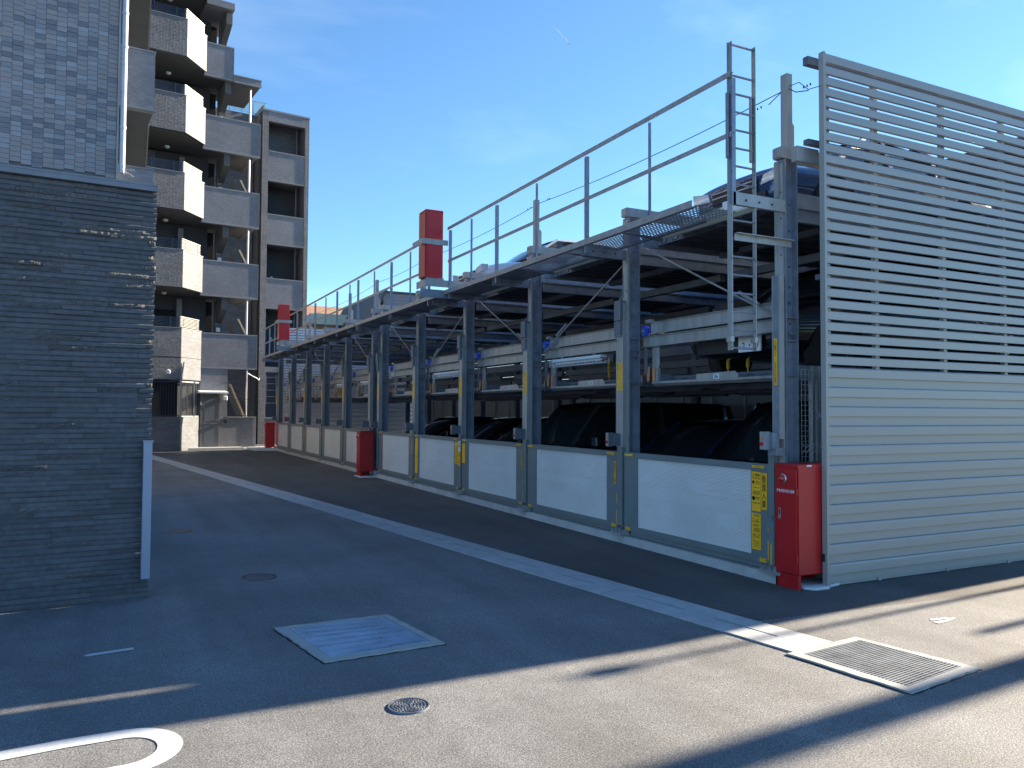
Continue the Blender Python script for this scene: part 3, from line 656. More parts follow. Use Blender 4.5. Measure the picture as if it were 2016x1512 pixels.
        for a in (0.113, 0.168):
            pg.box(xs-0.006, xs-0.005, ya+a, ya+a+0.045, 0.418, 0.421); pg.box(xs-0.006, xs-0.005, ya+a, ya+a+0.045, 0.384, 0.387); pg.box(xs-0.006, xs-0.005, ya+a, ya+a+0.003, 0.387, 0.418)
            pg.bar((xs-0.006, ya+a+0.012, 0.410), (xs-0.006, ya+a+0.033, 0.393), 0.012, 0.002)
        part('pictogram', pg, inkm, s)
        part('gate_stay', MB().box(5.55, 5.60, ya-0.10, ya+0.03, 0.50, 0.60).box(5.53, 5.60, ya-0.07, ya-0.03, 0.58, 0.63), galv, g)
        s = part('sticker', MB().box(5.535, 5.539, ya-0.055, ya-0.04, 0.16, 0.36), yelm, g)
        part('gate_post', MB().box(5.54, 5.60, ya-0.085, ya-0.012, 0.125, 1.19), gatem, g)
    elif i in (1, 2):
        s = stick(ya+0.022, ya+0.062, 0.70, 0.98); part('lettering', lab('後\n進\n入\n庫', 0.028, 0.25, ya+0.042, 0.84), inkm, s)
        if i == 2: stick(yb-0.15, yb-0.01, 0.66, 1.01)
    elif i == 3:
        s = stick(ya+0.03, ya+0.19, 0.62, 1.02); 
        tb = MB()
        for q in range(11): tb.box(xs-0.006, xs-0.0045, ya+0.05, ya+0.17, 0.64+q*0.03, 0.648+q*0.03)
        part('small_print', tb, inkm, s, kind='stuff')
        st = part('sticker', MB().box(5.541, 5.545, ya-0.10, ya-0.01, 0.86, 1.05), whitem, g); part('lettering', text_mb('月極\n契約車', 0.07, 0.08, (5.538, ya-0.055, 0.98), EXF, EYF), inkm, st)
        st = part('sticker', MB().box(5.541, 5.545, ya-0.10, ya-0.01, 0.60, 0.86), yelm, g); part('lettering', text_mb('あぶない\nはいるな', 0.07, 0.06, (5.538, ya-0.055, 0.80), EXF, EYF), inkm, st)
        part('lettering', text_mb('禁止', 0.07, 0.07, (5.538, ya-0.055, 0.68), EXF, EYF), redink, st)
        stick(yb-0.20, yb-0.04, 0.30, 0.64); stick(yb-0.20, yb-0.04, 0.66, 1.02)
    elif i == 4:
        s = stick(ya+0.025, ya+0.07, 0.70, 1.0); part('lettering', lab('後\n進\n入\n庫', 0.03, 0.27, ya+0.047, 0.85), inkm, s)
    elif i == 7:
        stick(ya+0.0, ya+0.12, 0.72, 0.92, orangm); stick(yb-0.12, yb, 0.72, 0.92, orangm)
    return g
for i, (a, b) in enumerate(BAYS):
    far = i >= 5
    gate(i, a+0.10, b-0.05)

# ------------------------------------------------------------------ pallets
def pallet(i, y0, y1, level, zb, num=None):
    lv = 'roof level' if level == 2 else 'middle level'
    xf = 5.60 if level == 2 else 5.83
    lab = ('%s steel car pallet of the %s, counted from the louvre fence' % (ORD[i], lv)) if not num else '%s pallet of the %s from the louvre fence, number %s on its lip' % (ORD[i], lv, num)
    p = thing('car_pallet', (xf, (y0+y1)/2, zb), lab, 'pallet', 'steel car pallets at %s' % lv)
    a, b = y0+0.12, y1-0.25
    lip = MB().prism([(xf,zb+0.03),(xf+0.05,zb-0.0),(xf+0.30,zb+0.08),(xf+0.30,zb+0.086),(xf+0.04,zb+0.055),(xf,zb+0.055)], 'y', a, b if level == 1 else a+1.72)
    part('front_lip', lip, creamm if level == 2 else galvl, p)
    deck = MB(); pr = []; y = a; t = 0
    while y < b-0.001:
        z = zb+(0.05 if t % 2 == 0 else 0.10); y2 = min(b, y+0.11)
        pr += [(y+0.02, z), (y2-0.0, z)] if t else [(y, z), (y2, z)]
        y = y2; t += 1
    poly = pr+[(q[0], q[1]-0.006) for q in reversed(pr)]
    deck.prism(poly, 'x', xf+0.30, 10.6)
    part('deck_sheet', deck, pallm, p)
    part('deck_closure', MB().box(xf+0.31, xf+0.33, a, b, zb+0.03, zb+0.13), galvd, p)  # strip added to stop daylight dots between deck and walkway
    part('side_rail', MB().box(xf+0.1, 10.6, a-0.03, a, zb, zb+0.15), galv, p); part('side_rail', MB().box(xf+0.1, 10.6, b, b+0.03, zb, zb+0.15), galv, p)
    for x in (6.9, 8.2, 9.6): part('under_beam', MB().box(x, x+0.08, a, b, zb-0.03, zb+0.04), galvd, p)
    if level == 1 or i < 3:
        yc = (a+b)/2-0.07 if level == 1 else a+0.95
        tab = part('number_tab', MB().prism([(yc-0.34,zb+0.045),(yc+0.34,zb+0.045),(yc+0.34,zb+0.115),(yc-0.29,zb+0.125),(yc-0.34,zb+0.085)], 'x', xf-0.003, xf+0.003), galvl if level == 1 else creamm, p)
        if num:
            part('number_plate', MB().box(xf-0.007, xf-0.0032, yc-0.045+0.0, yc+0.045, zb+0.05, zb+0.105), whitem, tab)
            part('lettering', text_mb(num, 0.062, 0.042, (xf-0.009, yc, zb+0.078), EXF, EYF, bold=0.02), inkm, tab)
    return p
for i, (a, b) in enumerate(BAYS):
    pallet(i, a, b, 2, 3.62, {0: '32', 1: '31'}.get(i))
    if i not in (6, 7, 8): pallet(i, a, b, 1, 1.915, {0: '36', 1: '35', 2: '34'}.get(i))

# ------------------------------------------------------------------ walkway, railings, ladder
def walkway(y0, y1, label, mesh):
    w = thing('walkway', (4.95, y0, 3.6), label, 'walkway', 'steel walkways along the roof level')
    e = MB().box(4.93, 4.938, y0, y1, 3.59, 3.66).box(4.938, 4.98, y0, y1, 3.59, 3.597); part('toe_board', e, railm, w)
    part('inner_edge', MB().box(5.50, 5.508, y0+0.45 if mesh else y0, y1, 3.60, 3.64), galvd, w)
    y = y0; k = 0
    while y < y1-0.1:
        ye = min(y+1.257, y1)
        if not (mesh and k == 0 and False):
            gm = MB(); n = int((ye-y)/0.052)
            if mesh and y < y0+2.6:
                for q in range(n): yy = y+0.02+q*0.052; gm.box(4.985, 5.495, yy, yy+0.012, 3.607, 3.613)
                for q in range(11): xx = 4.99+q*0.049; gm.box(xx, xx+0.012, y, ye, 3.6135, 3.619)
                for xx in (5.06, 5.42): gm.box(xx, xx+0.06, y, ye, 3.6, 3.603) if False else None
            else:
                for q in range(13): xx = 4.985+q*0.04; gm.box(xx, xx+0.034, y, ye, 3.603, 3.618)
            part('grating', gm, galvd if not mesh else galv, w)
            part('cross_angle', MB().prism([(4.94,3.595),(5.54,3.55),(5.54,3.60)], 'y', ye-0.012, ye-0.006), galvd, w)
        y = ye; k += 1
    return w
walkway(5.98, 18.2, 'galvanised grating walkway along the roof edge of the nearer parking machine', True)
walkway(18.3, 31.6, 'galvanised grating walkway along the roof edge of the farther parking machine', False)

def railing(y0, y1, posts, label):
    r = thing('railing', (4.95, y0, 3.6), label, 'railing', 'guard railings along the roof walkway')
    part('top_rail', MB().box(4.93, 4.975, y0, y1, 4.715, 4.722).box(4.93, 4.937, y0, y1, 4.67, 4.715), railm, r)
    part('mid_rail', MB().box(4.94, 4.985, y0, y1, 4.157, 4.163).box(4.94, 4.947, y0, y1, 4.118, 4.157), railm, r)
    for k, y in enumerate(posts):
        if k % 2 == 0: m = MB().box(4.955, 4.963, y-0.02, y+0.02, 3.5, 4.67).box(4.963, 5.0, y+0.012, y+0.02, 3.5, 4.67).box(4.963, 5.0, y-0.02, y-0.012, 3.5, 4.67)
        else: m = MB().box(4.958, 4.99, y-0.004, y+0.004, 3.58, 4.67).box(4.958, 4.965, y-0.02, y+0.004, 3.58, 4.67)
        part('post', m, galv, r)
    return r
railing(5.44, 12.35, [5.46]+[6.71+1.2585*k for k in range(5)][:4]+[11.42, 12.33], 'nearer guard railing of steel angles between the ladder and the first upper red cabinet')
railing(13.25, 26.9, [13.35, 14.37, 15.56, 16.77, 18.09, 18.83, 20.09, 21.32, 22.63, 23.94, 25.2, 26.5], 'middle guard railing of steel angles between the two upper red cabinets')
railing(28.1, 31.6, [28.2, 29.2, 30.3, 31.5], 'far short guard railing of steel angles beyond the last upper red cabinet')

ld = thing('ladder', (4.95, 5.35, 2.17), 'tall galvanised ladder hung from the walkway corner, rising above the railing', 'ladder')
LY = 5.49
for nm, x, zt_ in (('left', 4.96, 5.01), ('right', 5.245, 5.015)):
    o_ = -1 if nm == 'left' else 1
    part('ladder_rail', MB().box(x-0.004, x+0.004, LY-0.045, LY+0.0, 2.165, zt_).box(x-0.02 if nm == 'left' else x-0.004, x+0.004 if nm == 'left' else x+0.02, LY-0.004, LY, 2.165, zt_), galvl, ld)
    part('rail_clamp', MB().box(x-0.028, x+0.012, LY-0.052, LY+0.01, 2.24, 2.29), galvl, ld)
    part('sleeve', MB().box(x-0.03, x+0.008, LY-0.006, LY+0.004, 3.93, 4.535).box(x-0.034, x-0.028, LY-0.03, LY+0.004, 3.93, 4.535), galv if nm == 'left' else galvl, ld)
    hm = MB()
    for z in (2.19, 2.6, 3.0, 3.4, 3.8, 4.2, 4.98): hm.tube((x-0.012, LY-0.047, z), (x-0.012, LY-0.0445, z), 0.007, 6)
    part('rivet', hm, blackm, ld, kind='stuff')
for k in range(18):
    z = 2.186+0.1678*k
    if k in (16,) : continue
    if k == 17: z = 4.99
    part('rung', MB().tube((4.965, LY-0.02, z), (5.24, LY-0.02, z), 0.0105, 8), galv, ld)
part('ladder_arm', MB().box(4.985, 5.69, 5.445, 5.452, 3.17, 3.235).box(4.985, 5.69, 5.40, 5.445, 3.228, 3.235), galvl, ld)

# ------------------------------------------------------------------ red cabinets
def cabinet(x0, x1, y0, y1, z0, z1, label, lamp=True, letter=True, foot=True):
    c = thing('fire_cabinet', (x0, (y0+y1)/2, z0), label, 'cabinet', 'red fire extinguishing cabinets')
    zz = z0+(0.13 if foot else 0.02)
    part('body', MB().box(x0, x1, y0, y1, zz, z1-0.03), redm, c)
    part('top_cover', MB().cbox(x0-0.008, x1+0.008, y0-0.008, y1+0.008, z1-0.029, z1, 0.006), redm, c)
    dr = part('door', MB().box(x0-0.014, x0-0.002, y0+0.008, y1-0.008, zz+0.01, z1-0.045), redm, c)
    part('door_fold', MB().box(x0+0.004, x0+0.03, y0-0.004, y0-0.001, zz+0.01, z1-0.04), redm, c)
    if foot: part('plinth', MB().box(x0-0.004, x0+0.03, y0+0.0, y1, z0, zz-0.004).box(x0-0.004, x1, y1-0.02, y1, z0, zz-0.004), redm, c)
    part('hinge', MB().box(x0-0.018, x0-0.002, y0+0.0, y0+0.007, z0+0.25, z0+0.31), redm, dr); part('hinge', MB().box(x0-0.018, x0-0.002, y0+0.0, y0+0.007, z1-0.28, z1-0.22), redm, dr)
    hd = part('handle', MB().box(x0-0.019, x0-0.0145, y1-0.075, y1-0.05, z0+0.62, z0+0.72), steelm, dr)
    part('keyhole', MB().box(x0-0.022, x0-0.0195, y1-0.068, y1-0.057, z0+0.66, z0+0.71), blackm, dr)
    if lamp:
        yl, zl = (y0+y1)/2+0.02, z1-0.135
        part('lamp_ring', MB().lathe([(0.040,0),(0.044,-0.012),(0.036,-0.018)], 'x', (x0-0.015, yl, zl), 24), steelm, dr, smooth=True)
        part('lamp_dome', MB().lathe([(0.035,0),(0.033,-0.022),(0.022,-0.038),(0.006,-0.045)], 'x', (x0-0.026, yl, zl), 24), redlm, dr, smooth=True)
    if letter:
        part('lettering', text_mb('移動式粉末消火設備', (y1-y0)*0.78, 0.030, (x0-0.0165, (y0+y1)/2, z1-0.25), EXF, EYF, bold=0.01), whiteink, dr)
        part('label', MB().box(x0+0.10, x0+0.16, y0-0.0112, y0-0.0085, z1-0.022, z1-0.008), whitem, c)
    return c
c = cabinet(5.50, 5.98, 5.205, 5.475, 0.0, 1.13, 'red fire cabinet with round lamp and white lettering beside the near louvre fence')
part('bracket', MB().box(5.80, 5.86, 5.165, 5.204, 0.76, 0.83), blackm, c); part('bracket', MB().box(5.78, 5.86, 5.165, 5.204, 0.24, 0.31), blackm, c)
single('cabinet_base', MB().prism([(5.56,5.19),(5.62,5.12),(5.78,5.11),(5.84,5.16),(6.0,5.19),(6.0,5.47),(5.56,5.47)], 'z', 0.004, 0.028), concw, (5.7,5.3,0), 'small white mortar pad under the near red cabinet', 'mortar pad')
cabinet(5.18, 5.50, 18.45, 18.76, 0.0, 1.10, 'red fire cabinet standing midway along the gates between the two parking machines', letter=False)
single('cabinet_base', MB().box(5.12, 5.60, 18.2, 18.8, 0.003, 0.02), concw, (5.3,18.5,0), 'thin white mortar pad under the middle red cabinet', 'mortar pad')
cabinet(5.17, 5.50, 31.95, 32.25, 0.0, 1.10, 'red fire cabinet at the far end of the gates by the apartment block', letter=False)
single('cabinet_base', MB().prism([(4.75,31.7),(5.6,31.5),(5.6,33.4),(4.6,32.9)], 'z', 0.004, 0.10), concw, (5.2,31.7,0), 'white concrete pad at the foot of the farthest red cabinet', 'concrete pad')
def upper_cab(y, label, near):
    c = cabinet(4.58, 4.89, y, y+0.32, 3.85, 5.02, label, lamp=False, letter=False, foot=False)
    # pressed panels on the face towards the camera
    part('side_panel', MB().box(4.61, 4.86, y-0.008, y-0.001, 3.93, 4.94), redm, c)
    part('strap', MB().box(4.50, 4.97, y-0.035, y-0.022, 4.42, 4.51).box(4.50, 4.512, y-0.022, y+0.45, 4.42, 4.51), galvl, c)
    part('platform', MB().box(4.56, 5.70, y-0.05, y-0.04, 3.70, 3.82).box(4.56, 5.70, y-0.04, y+0.02, 3.80, 3.81).box(4.56, 4.57, y-0.04, y+0.40, 3.70, 3.82).box(4.57, 4.95, y+0.02, y+0.40, 3.80, 3.815), galvl, c)
    part('foot_frame', MB().box(4.60, 4.92, y+0.03, y+0.06, 3.816, 3.868).box(4.60, 4.92, y+0.24, y+0.28, 3.816, 3.868), galv, c)
    part('sub_beam', MB().box(4.50, 5.72, y+0.02, y+0.03, 3.52, 3.66), galv, c)
    return c
upper_cab(12.45, 'red cabinet strapped to the roof railing, nearer of the two raised ones', True)
upper_cab(26.0, 'red cabinet strapped to the roof railing, farther of the two raised ones', False)

# ------------------------------------------------------------------ caged strip lights
def strip_light(i, yc, label):
    L = thing('strip_light', (5.82, yc, 2.36), label, 'strip light', 'caged white strip lights under the front beams')
    x = 5.80; a, b = yc-0.66, yc+0.66
    part('housing', MB().prism([(x-0.01,2.37),(x+0.07,2.37),(x+0.09,2.335),(x-0.03,2.335)], 'y', a, b), lampw, L)
    part('tube', MB().tube((x+0.03, a+0.04, 2.312), (x+0.03, b-0.04, 2.312), 0.016, 8), tubem, L)
    m = MB()
    for z, dx in ((2.325, -0.045), (2.285, -0.045), (2.262, 0.0)): m.box(x+dx, x+dx+0.006, a-0.03, b+0.03, z, z+0.006)
    for z, dx in ((2.262, 0.06), (2.285, 0.10)): m.box(x+dx, x+dx+0.006, a-0.03, b+0.03, z, z+0.006)
    n = 14
    for q in range(n+1):
        y = a-0.03+(b-a+0.06)*q/n
        m.box(x-0.045, x-0.040, y-0.003, y+0.003, 2.262, 2.335); m.box(x-0.045, x+0.105, y-0.003, y+0.003, 2.257, 2.262); m.box(x+0.10, x+0.105, y-0.003, y+0.003, 2.262, 2.335)
    part('wire_guard', m, lampw, L)
    part('clip', MB().box(x+0.02, x+0.05, a+0.2, a+0.24, 2.371, 2.402).box(x+0.02, x+0.05, b-0.24, b-0.2, 2.371, 2.402), galv, L)
strip_light(1, 9.56, 'nearest white strip light in a wire cage, under the beam of the second bay')
strip_light(3, 14.5, 'white strip light in a wire cage, second nearest, in the fourth parking bay')
strip_light(5, 20.0, 'white strip light in a wire cage just beyond the middle red cabinet')
strip_light(6, 22.6, 'white strip light in a wire cage in the seventh bay')
strip_light(8, 27.6, 'white strip light in a wire cage near the far end of the machines')

# ------------------------------------------------------------------ louvre fences
def louvre(name, x0, x1, Y, label, m, slats, solid, base=(0.03, 2.02), near=True):
    f = thing(name, (x0, Y, 0), label, 'fence', 'louvre fences closing the ends of the parking machines')
    zt = 4.955; zb = base[1]
    n = 28; p = (zt-zb-0.002)/n
    me_s = me_b = None
    part('top_slat', MB().box(x0+0.03, x1, Y-0.005, Y+0.03, zt-0.078, zt), m, f)
    for k in range(1, n):
        z = zt-p*k-0.079
        mb = MB().prism([(Y, 0), (Y, 0.069), (Y+0.004, 0.074), (Y+0.013, 0.079), (Y+0.03, 0.079), (Y+0.03, 0)], 'x', x0+0.03, x1)
        if me_s is None:
            me_s = mb.mesh('slat', m, (x0, Y, 0))
        o = bpy.data.objects.new('slat', me_s); C.objects.link(o); o.parent = f; o.location = (0, random.uniform(-0.0015, 0.0015), z+random.uniform(-0.0012, 0.0012))
        BASE[o.name] = BASE[f.name]
    if solid:
        q = (zb-base[0])/11
        prof = [(Y,0),(Y,q*0.52),(Y+0.013,q*0.53),(Y+0.016,q*0.97),(Y+0.024,q*0.975),(Y+0.024,0)]
        prof = [(Y+0.024,0),(Y,0),(Y,q*0.50),(Y+0.018,q*0.52+0.006),(Y+0.018,q-0.002),(Y+0.024,q-0.002)]
        prof = [(Y+0.034,0.001),(Y+0.030,0.001),(Y+0.030,q*0.50),(Y,q*0.50),(Y,q-0.016),(Y+0.002,q-0.010),(Y+0.009,q-0.002),(Y+0.034,q-0.001)]
        me_b = MB().prism(prof, 'x', x0+0.045, x1).mesh('siding_board', m, (x0, Y, 0))
        for k in range(11):
            o = bpy.data.objects.new('siding_board', me_b); C.objects.link(o); o.parent = f; o.location = (0, 0, base[0]+q*k); BASE[o.name] = BASE[f.name]
    part('end_trim', MB().box(x0, x0+0.03, Y-0.012, Y+0.045, 0.0, zt+0.012).box(x0+0.031, x0+0.044, Y-0.006, Y+0.03, 0.0, 2.02), m, f)
    st = [x0+0.10]+[x0+0.76+1.015*k for k in range(20) if x0+0.76+1.015*k < x1]
    for x in st: part('stud', MB().box(x-0.025, x+0.025, Y+0.038, Y+0.085, 0.0, 4.86), galvl, f)
    for z in (4.945, 4.16, 2.9, 1.6): part('back_tube', MB().box(x0-0.09 if z > 4 else x0+0.05, x1, Y+0.09, Y+0.15, z-(0.075 if z > 4.5 else 0.05), z), galvd, f)
    return f
louvre('louvre_fence', 5.79, 14.6, 5.15, 'tall beige grey louvre fence at the near end of the parking machine, solid boards below', fencem, 28, True)
louvre('louvre_fence', 5.75, 11.6, 32.7, 'distant pale louvre fence closing the far end of the parking machines', whitef, 28, True)

# cream panel fence along the back of the machines
f = thing('panel_fence', (11.55, 5.3, 0), 'cream panel fence along the back of the parking machines', 'fence')
for k in range(27):
    y = 5.3+k
    part('panel', MB().box(11.55, 11.58, y+0.02, y+0.98, 0.1, 1.05).box(11.55, 11.58, y+0.02, y+0.98, 1.06, 2.05), rearf, f)
    part('post', MB().box(11.50, 11.548, y-0.025, y+0.018, 0.0, 2.12), galvl, f)
upd = mat('rear_dark_board', (0.055, 0.062, 0.072), 0.6)  # dark boards added above the fence to block light behind the bays
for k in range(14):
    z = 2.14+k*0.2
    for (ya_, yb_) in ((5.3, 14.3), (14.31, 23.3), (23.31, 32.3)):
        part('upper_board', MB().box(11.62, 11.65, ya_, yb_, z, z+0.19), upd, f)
# white wire mesh guard inside the near end
f = thing('wire_mesh_guard', (6.0, 5.55, 0), 'white wire mesh guard panel behind the near red cabinet', 'mesh guard')
m = MB()
for k in range(19): m.box(5.93+k*0.05, 5.934+k*0.05, 5.56, 5.564, 0.95, 2.02)
for k in range(22):
    z = 0.97+k*0.05
    m.box(5.92, 6.86, 5.555, 5.559, z, z+0.004)
part('wire_mesh', m, wirem, f)
b = MB()
for k in range(19):
    b.bar((5.932+k*0.05, 5.56, 1.20), (5.932+k*0.05, 5.50, 1.27), 0.004, 0.004); b.bar((5.932+k*0.05, 5.50, 1.27), (5.932+k*0.05, 5.56, 1.30), 0.004, 0.004)
part('fold_wires', b, wirem, f, kind='stuff')
part('post', MB().box(6.10, 6.14, 5.58, 5.62, 0.03, 2.06), galvl, f); part('post', MB().box(6.18, 6.21, 5.58, 5.62, 0.03, 2.06), galvl, f)

# ------------------------------------------------------------------ cars
def smooth_obj(o, lv=1):
    o.modifiers.new('sub', 'SUBSURF').levels = lv; o.modifiers['sub'].render_levels = lv
    for p in o.data.polygons: p.use_smooth = True
def car(x, yc, z0, paint, kind, label, plate=None, poff=0.0):
    L, Wd, H, hood, bh = {'minivan': (4.3, 1.66, 1.74, 0.95, 1.02), 'hatch': (4.1, 1.68, 1.46, 0.90, 0.94), 'sedan': (4.5, 1.72, 1.42, 0.88, 0.92), 'coupe': (3.7, 1.64, 1.22, 0.78, 0.82)}[kind]
    a0, a1, a2, a3 = {'minivan': (0.5, 1.1, 3.95, 4.2), 'hatch': (0.98, 1.72, 3.35, 3.95), 'sedan': (1.12, 1.9, 3.1, 3.75), 'coupe': (0.8, 1.35, 2.2, 3.2)}[kind]
    c = thing('parked_car', (x, yc, z0), label, 'car', 'cars parked on the machines')
    w = Wd/2
    # lower body: cross sections along the length
    st = [(0.0, 0.32, 0.62, 0.80), (0.06, 0.24, 0.70, 0.90), (0.3, 0.20, 0.80*hood/0.9, 0.96), (0.8, 0.2, hood*0.98, 0.995), (a0, 0.2, hood, 1.0), (a0+0.5, 0.2, bh, 1.0), (L*0.55, 0.2, bh+0.02, 1.0), (a3-0.35, 0.2, bh+0.04, 0.99), (L-0.25, 0.22, bh, 0.95), (L-0.03, 0.28, bh*0.86, 0.88), (L, 0.34, bh*0.7, 0.80)]
    mb = MB(); rings = []
    for (t, zb, zt, k) in st:
        ww = w*k; b = len(mb.v)
        ring = [(-ww*0.80, zb), (-ww*0.97, zb+0.10), (-ww, zb+(zt-zb)*0.45), (-ww*0.985, zb+(zt-zb)*0.80), (-ww*0.90, zt-0.015), (-ww*0.5, zt+0.012), (0, zt+0.02), (ww*0.5, zt+0.012), (ww*0.90, zt-0.015), (ww*0.985, zb+(zt-zb)*0.80), (ww, zb+(zt-zb)*0.45), (ww*0.97, zb+0.10), (ww*0.80, zb)]
        mb.v += [(x+t, yc+q[0], z0+q[1]) for q in ring]; rings.append(b)
    m_ = 13
    for b0, b1 in zip(rings[:-1], rings[1:]):
        for i in range(m_):
            j = (i+1) % m_; mb.f.append((b0+i, b0+j, b1+j, b1+i))
    mb.f.append(tuple(rings[0]+i for i in range(m_))); mb.f.append(tuple(rings[-1]+i for i in range(m_)))
    body = part('body', mb, paint, c); smooth_obj(body)
    # greenhouse
    g = MB(); rows = []
    zr = H-0.05
    prof = [(a0, bh-0.03, 0.92), (a0+(a1-a0)*0.5, (bh+zr)/2+0.01, 0.86), (a1, zr-0.03, 0.78), ((a1+a2)/2, zr, 0.78), (a2, zr-0.02, 0.76), (a2+(a3-a2)*0.5, (bh+zr)/2+0.03, 0.82), (a3, bh-0.0, 0.88)]
    for (t, z, k) in prof:
        b = len(g.v); bow = 0.0 if 1 < prof.index((t, z, k)) < 5 else (0.07 if t > 2 else -0.10)
        g.v += [(x+t+(bow*(1-abs(q)**2)), yc+q*w*k, z0+z+0.02*(1-q*q)) for q in (-1, -0.55, 0, 0.55, 1)]; rows.append(b)
    for b0, b1 in zip(rows[:-1], rows[1:]):
        for i in range(4): g.f.append((b0+i, b0+i+1, b1+i+1, b1+i))
    # sides down to the belt line
    for sidei, q in ((0, -1), (4, 1)):
        bb = len(g.v); g.v += [(x+t, yc+q*w*0.945, z0+bh-0.03) for (t, z, k) in prof]
        for r in range(len(prof)-1): g.f.append((rows[r]+sidei, rows[r+1]+sidei, bb+r+1, bb+r))
    gl = part('windows', g, glassm, c)
    for p in gl.data.polygons: p.use_smooth = True
    rf = MB(); rws = []
    for (t, z, k) in [(a1-0.02, zr-0.012, 0.775), (a1+0.2, zr+0.022, 0.79), ((a1+a2)/2, zr+0.035, 0.80), (a2-0.15, zr+0.022, 0.79), (a2+0.04, zr-0.008, 0.765)]:
        b = len(rf.v); rf.v += [(x+t, yc+q*w*k, z0+z+0.022*(1-q*q)-(0.05 if abs(q) == 1 else 0)) for q in (-1, -0.93, -0.5, 0, 0.5, 0.93, 1)]; rws.append(b)
    for b0, b1 in zip(rws[:-1], rws[1:]):
        for i in range(6): rf.f.append((b0+i, b0+i+1, b1+i+1, b1+i))
    roof = part('roof', rf, paint, c)
    for p in roof.data.polygons: p.use_smooth = True
    pl = MB()
    for q in (-1, 1):
        pl.bar((x+a0-0.0, yc+q*w*0.925, z0+bh-0.02), (x+a1, yc+q*w*0.79, z0+zr-0.01), 0.05, 0.04)
        pl.bar((x+a2, yc+q*w*0.775, z0+zr), (x+a3, yc+q*w*0.89, z0+bh), 0.09, 0.04)
        for t in ((a1+a2)/2-0.15, (a2+a3)/2-0.25): pl.bar((x+t, yc+q*w*0.955, z0+bh-0.02), (x+t, yc+q*w*0.80, z0+zr), 0.03, 0.07, up=(1, 0, 0))
    part('pillars', pl, paint, c)
    for q in (-1, 1):
        part('mirror', MB().cbox(x+a0+0.32, x+a0+0.42, yc+q*(w+0.08)-0.08, yc+q*(w+0.08)+0.08, z0+bh-0.02, z0+bh+0.13, 0.02), paint, c)
        hl = MB().prism([(yc+q*w*0.50, z0+hood*0.64), (yc+q*w*0.86, z0+hood*0.67), (yc+q*w*0.88, z0+hood*0.83), (yc+q*w*0.55, z0+hood*0.77)], 'x', x-0.004, x+0.14)
        part('headlight', hl, headm, c)
        part('tail_light', MB().box(x+L-0.06, x+L+0.004, yc+q*w*0.62, yc+q*w*0.84, z0+0.62, z0+0.85), redlm, c)
        for t in (0.72, L-0.78):
            yw = yc+q*(w-0.085)
            wh = part('wheel', MB().lathe([(0.20, -0.09), (0.28, -0.10), (0.305, -0.07), (0.305, 0.07), (0.28, 0.10), (0.20, 0.09)], 'y', (x+t, yw, z0+0.305), 24), tyrem, c)
            rm = MB().lathe([(0.19, 0.0), (0.195, 0.092), (0.17, 0.06), (0.05, 0.075)] if q > 0 else [(0.05, -0.075), (0.17, -0.06), (0.195, -0.092), (0.19, 0.0)], 'y', (x+t, yw, z0+0.305), 20)
            part('rim', rm, rimm, wh)
    part('grille', MB().box(x-0.012, x+0.03, yc-w*0.44, yc+w*0.44, z0+hood*0.56, z0+hood*0.74), blackm, c)
    part('grille_bar', MB().box(x-0.02, x-0.013, yc-w*0.44, yc+w*0.44, z0+hood*0.645, z0+hood*0.665).box(x-0.02, x-0.013, yc-w*0.44, yc+w*0.44, z0+hood*0.72, z0+hood*0.735), steelm, c)
    part('lower_intake', MB().box(x-0.008, x+0.05, yc-w*0.6, yc+w*0.6, z0+0.28, z0+0.42), blackm, c)
    xp = x-0.03
    pt = part('number_plate', MB().box(xp-0.004, xp+0.01, yc+poff-0.165, yc+poff+0.165, z0+0.27, z0+0.435), whitem, c)
    if plate:
        part('lettering', text_mb('43', 0.06, 0.036, (xp-0.006, yc+poff-0.06, z0+0.41), EXF, EYF), inkm, pt)
        part('lettering', text_mb('ら', 0.03, 0.03, (xp-0.006, yc+poff+0.135, z0+0.33), EXF, EYF), inkm, pt)
        part('lettering', text_mb('2 ・17', 0.25, 0.08, (xp-0.006, yc+poff-0.02, z0+0.335), EXF, EYF, bold=0.01), inkm, pt)
    return c
bc = lambda i: (BAYS[i][0]+BAYS[i][1])/2+0.03
car(6.15, bc(0), 0.03, carblk, 'minivan', 'black minivan at ground level behind the gate nearest the louvre fence')
car(6.3, bc(1), 0.03, carblu, 'hatch', 'dark blue hatchback at ground level under the pallet numbered 35')
car(6.2, bc(2), 0.03, cargry, 'minivan', 'grey minivan at ground level under the pallet numbered 34')
car(6.3, bc(3), 0.03, carslv, 'hatch', 'silver hatchback at ground level in the fourth bay')
car(6.3, bc(4), 0.03, carred, 'sedan', 'dark red saloon at ground level before the middle red cabinet')
car(6.3, bc(5), 0.03, carblk, 'sedan', 'black saloon at ground level just beyond the middle red cabinet')
car(6.05, bc(0)-0.1, 1.98, carblk, 'hatch', 'black car on the pallet numbered 36 with its white number plate showing', plate=True, poff=-0.37)
car(6.25, bc(0), 3.60, carblu, 'coupe', 'low blue car on the roof pallet numbered 32 behind the ladder')
car(6.2, bc(3), 3.70, carwht, 'hatch', 'white car on the roof pallet beside the nearer raised red cabinet')

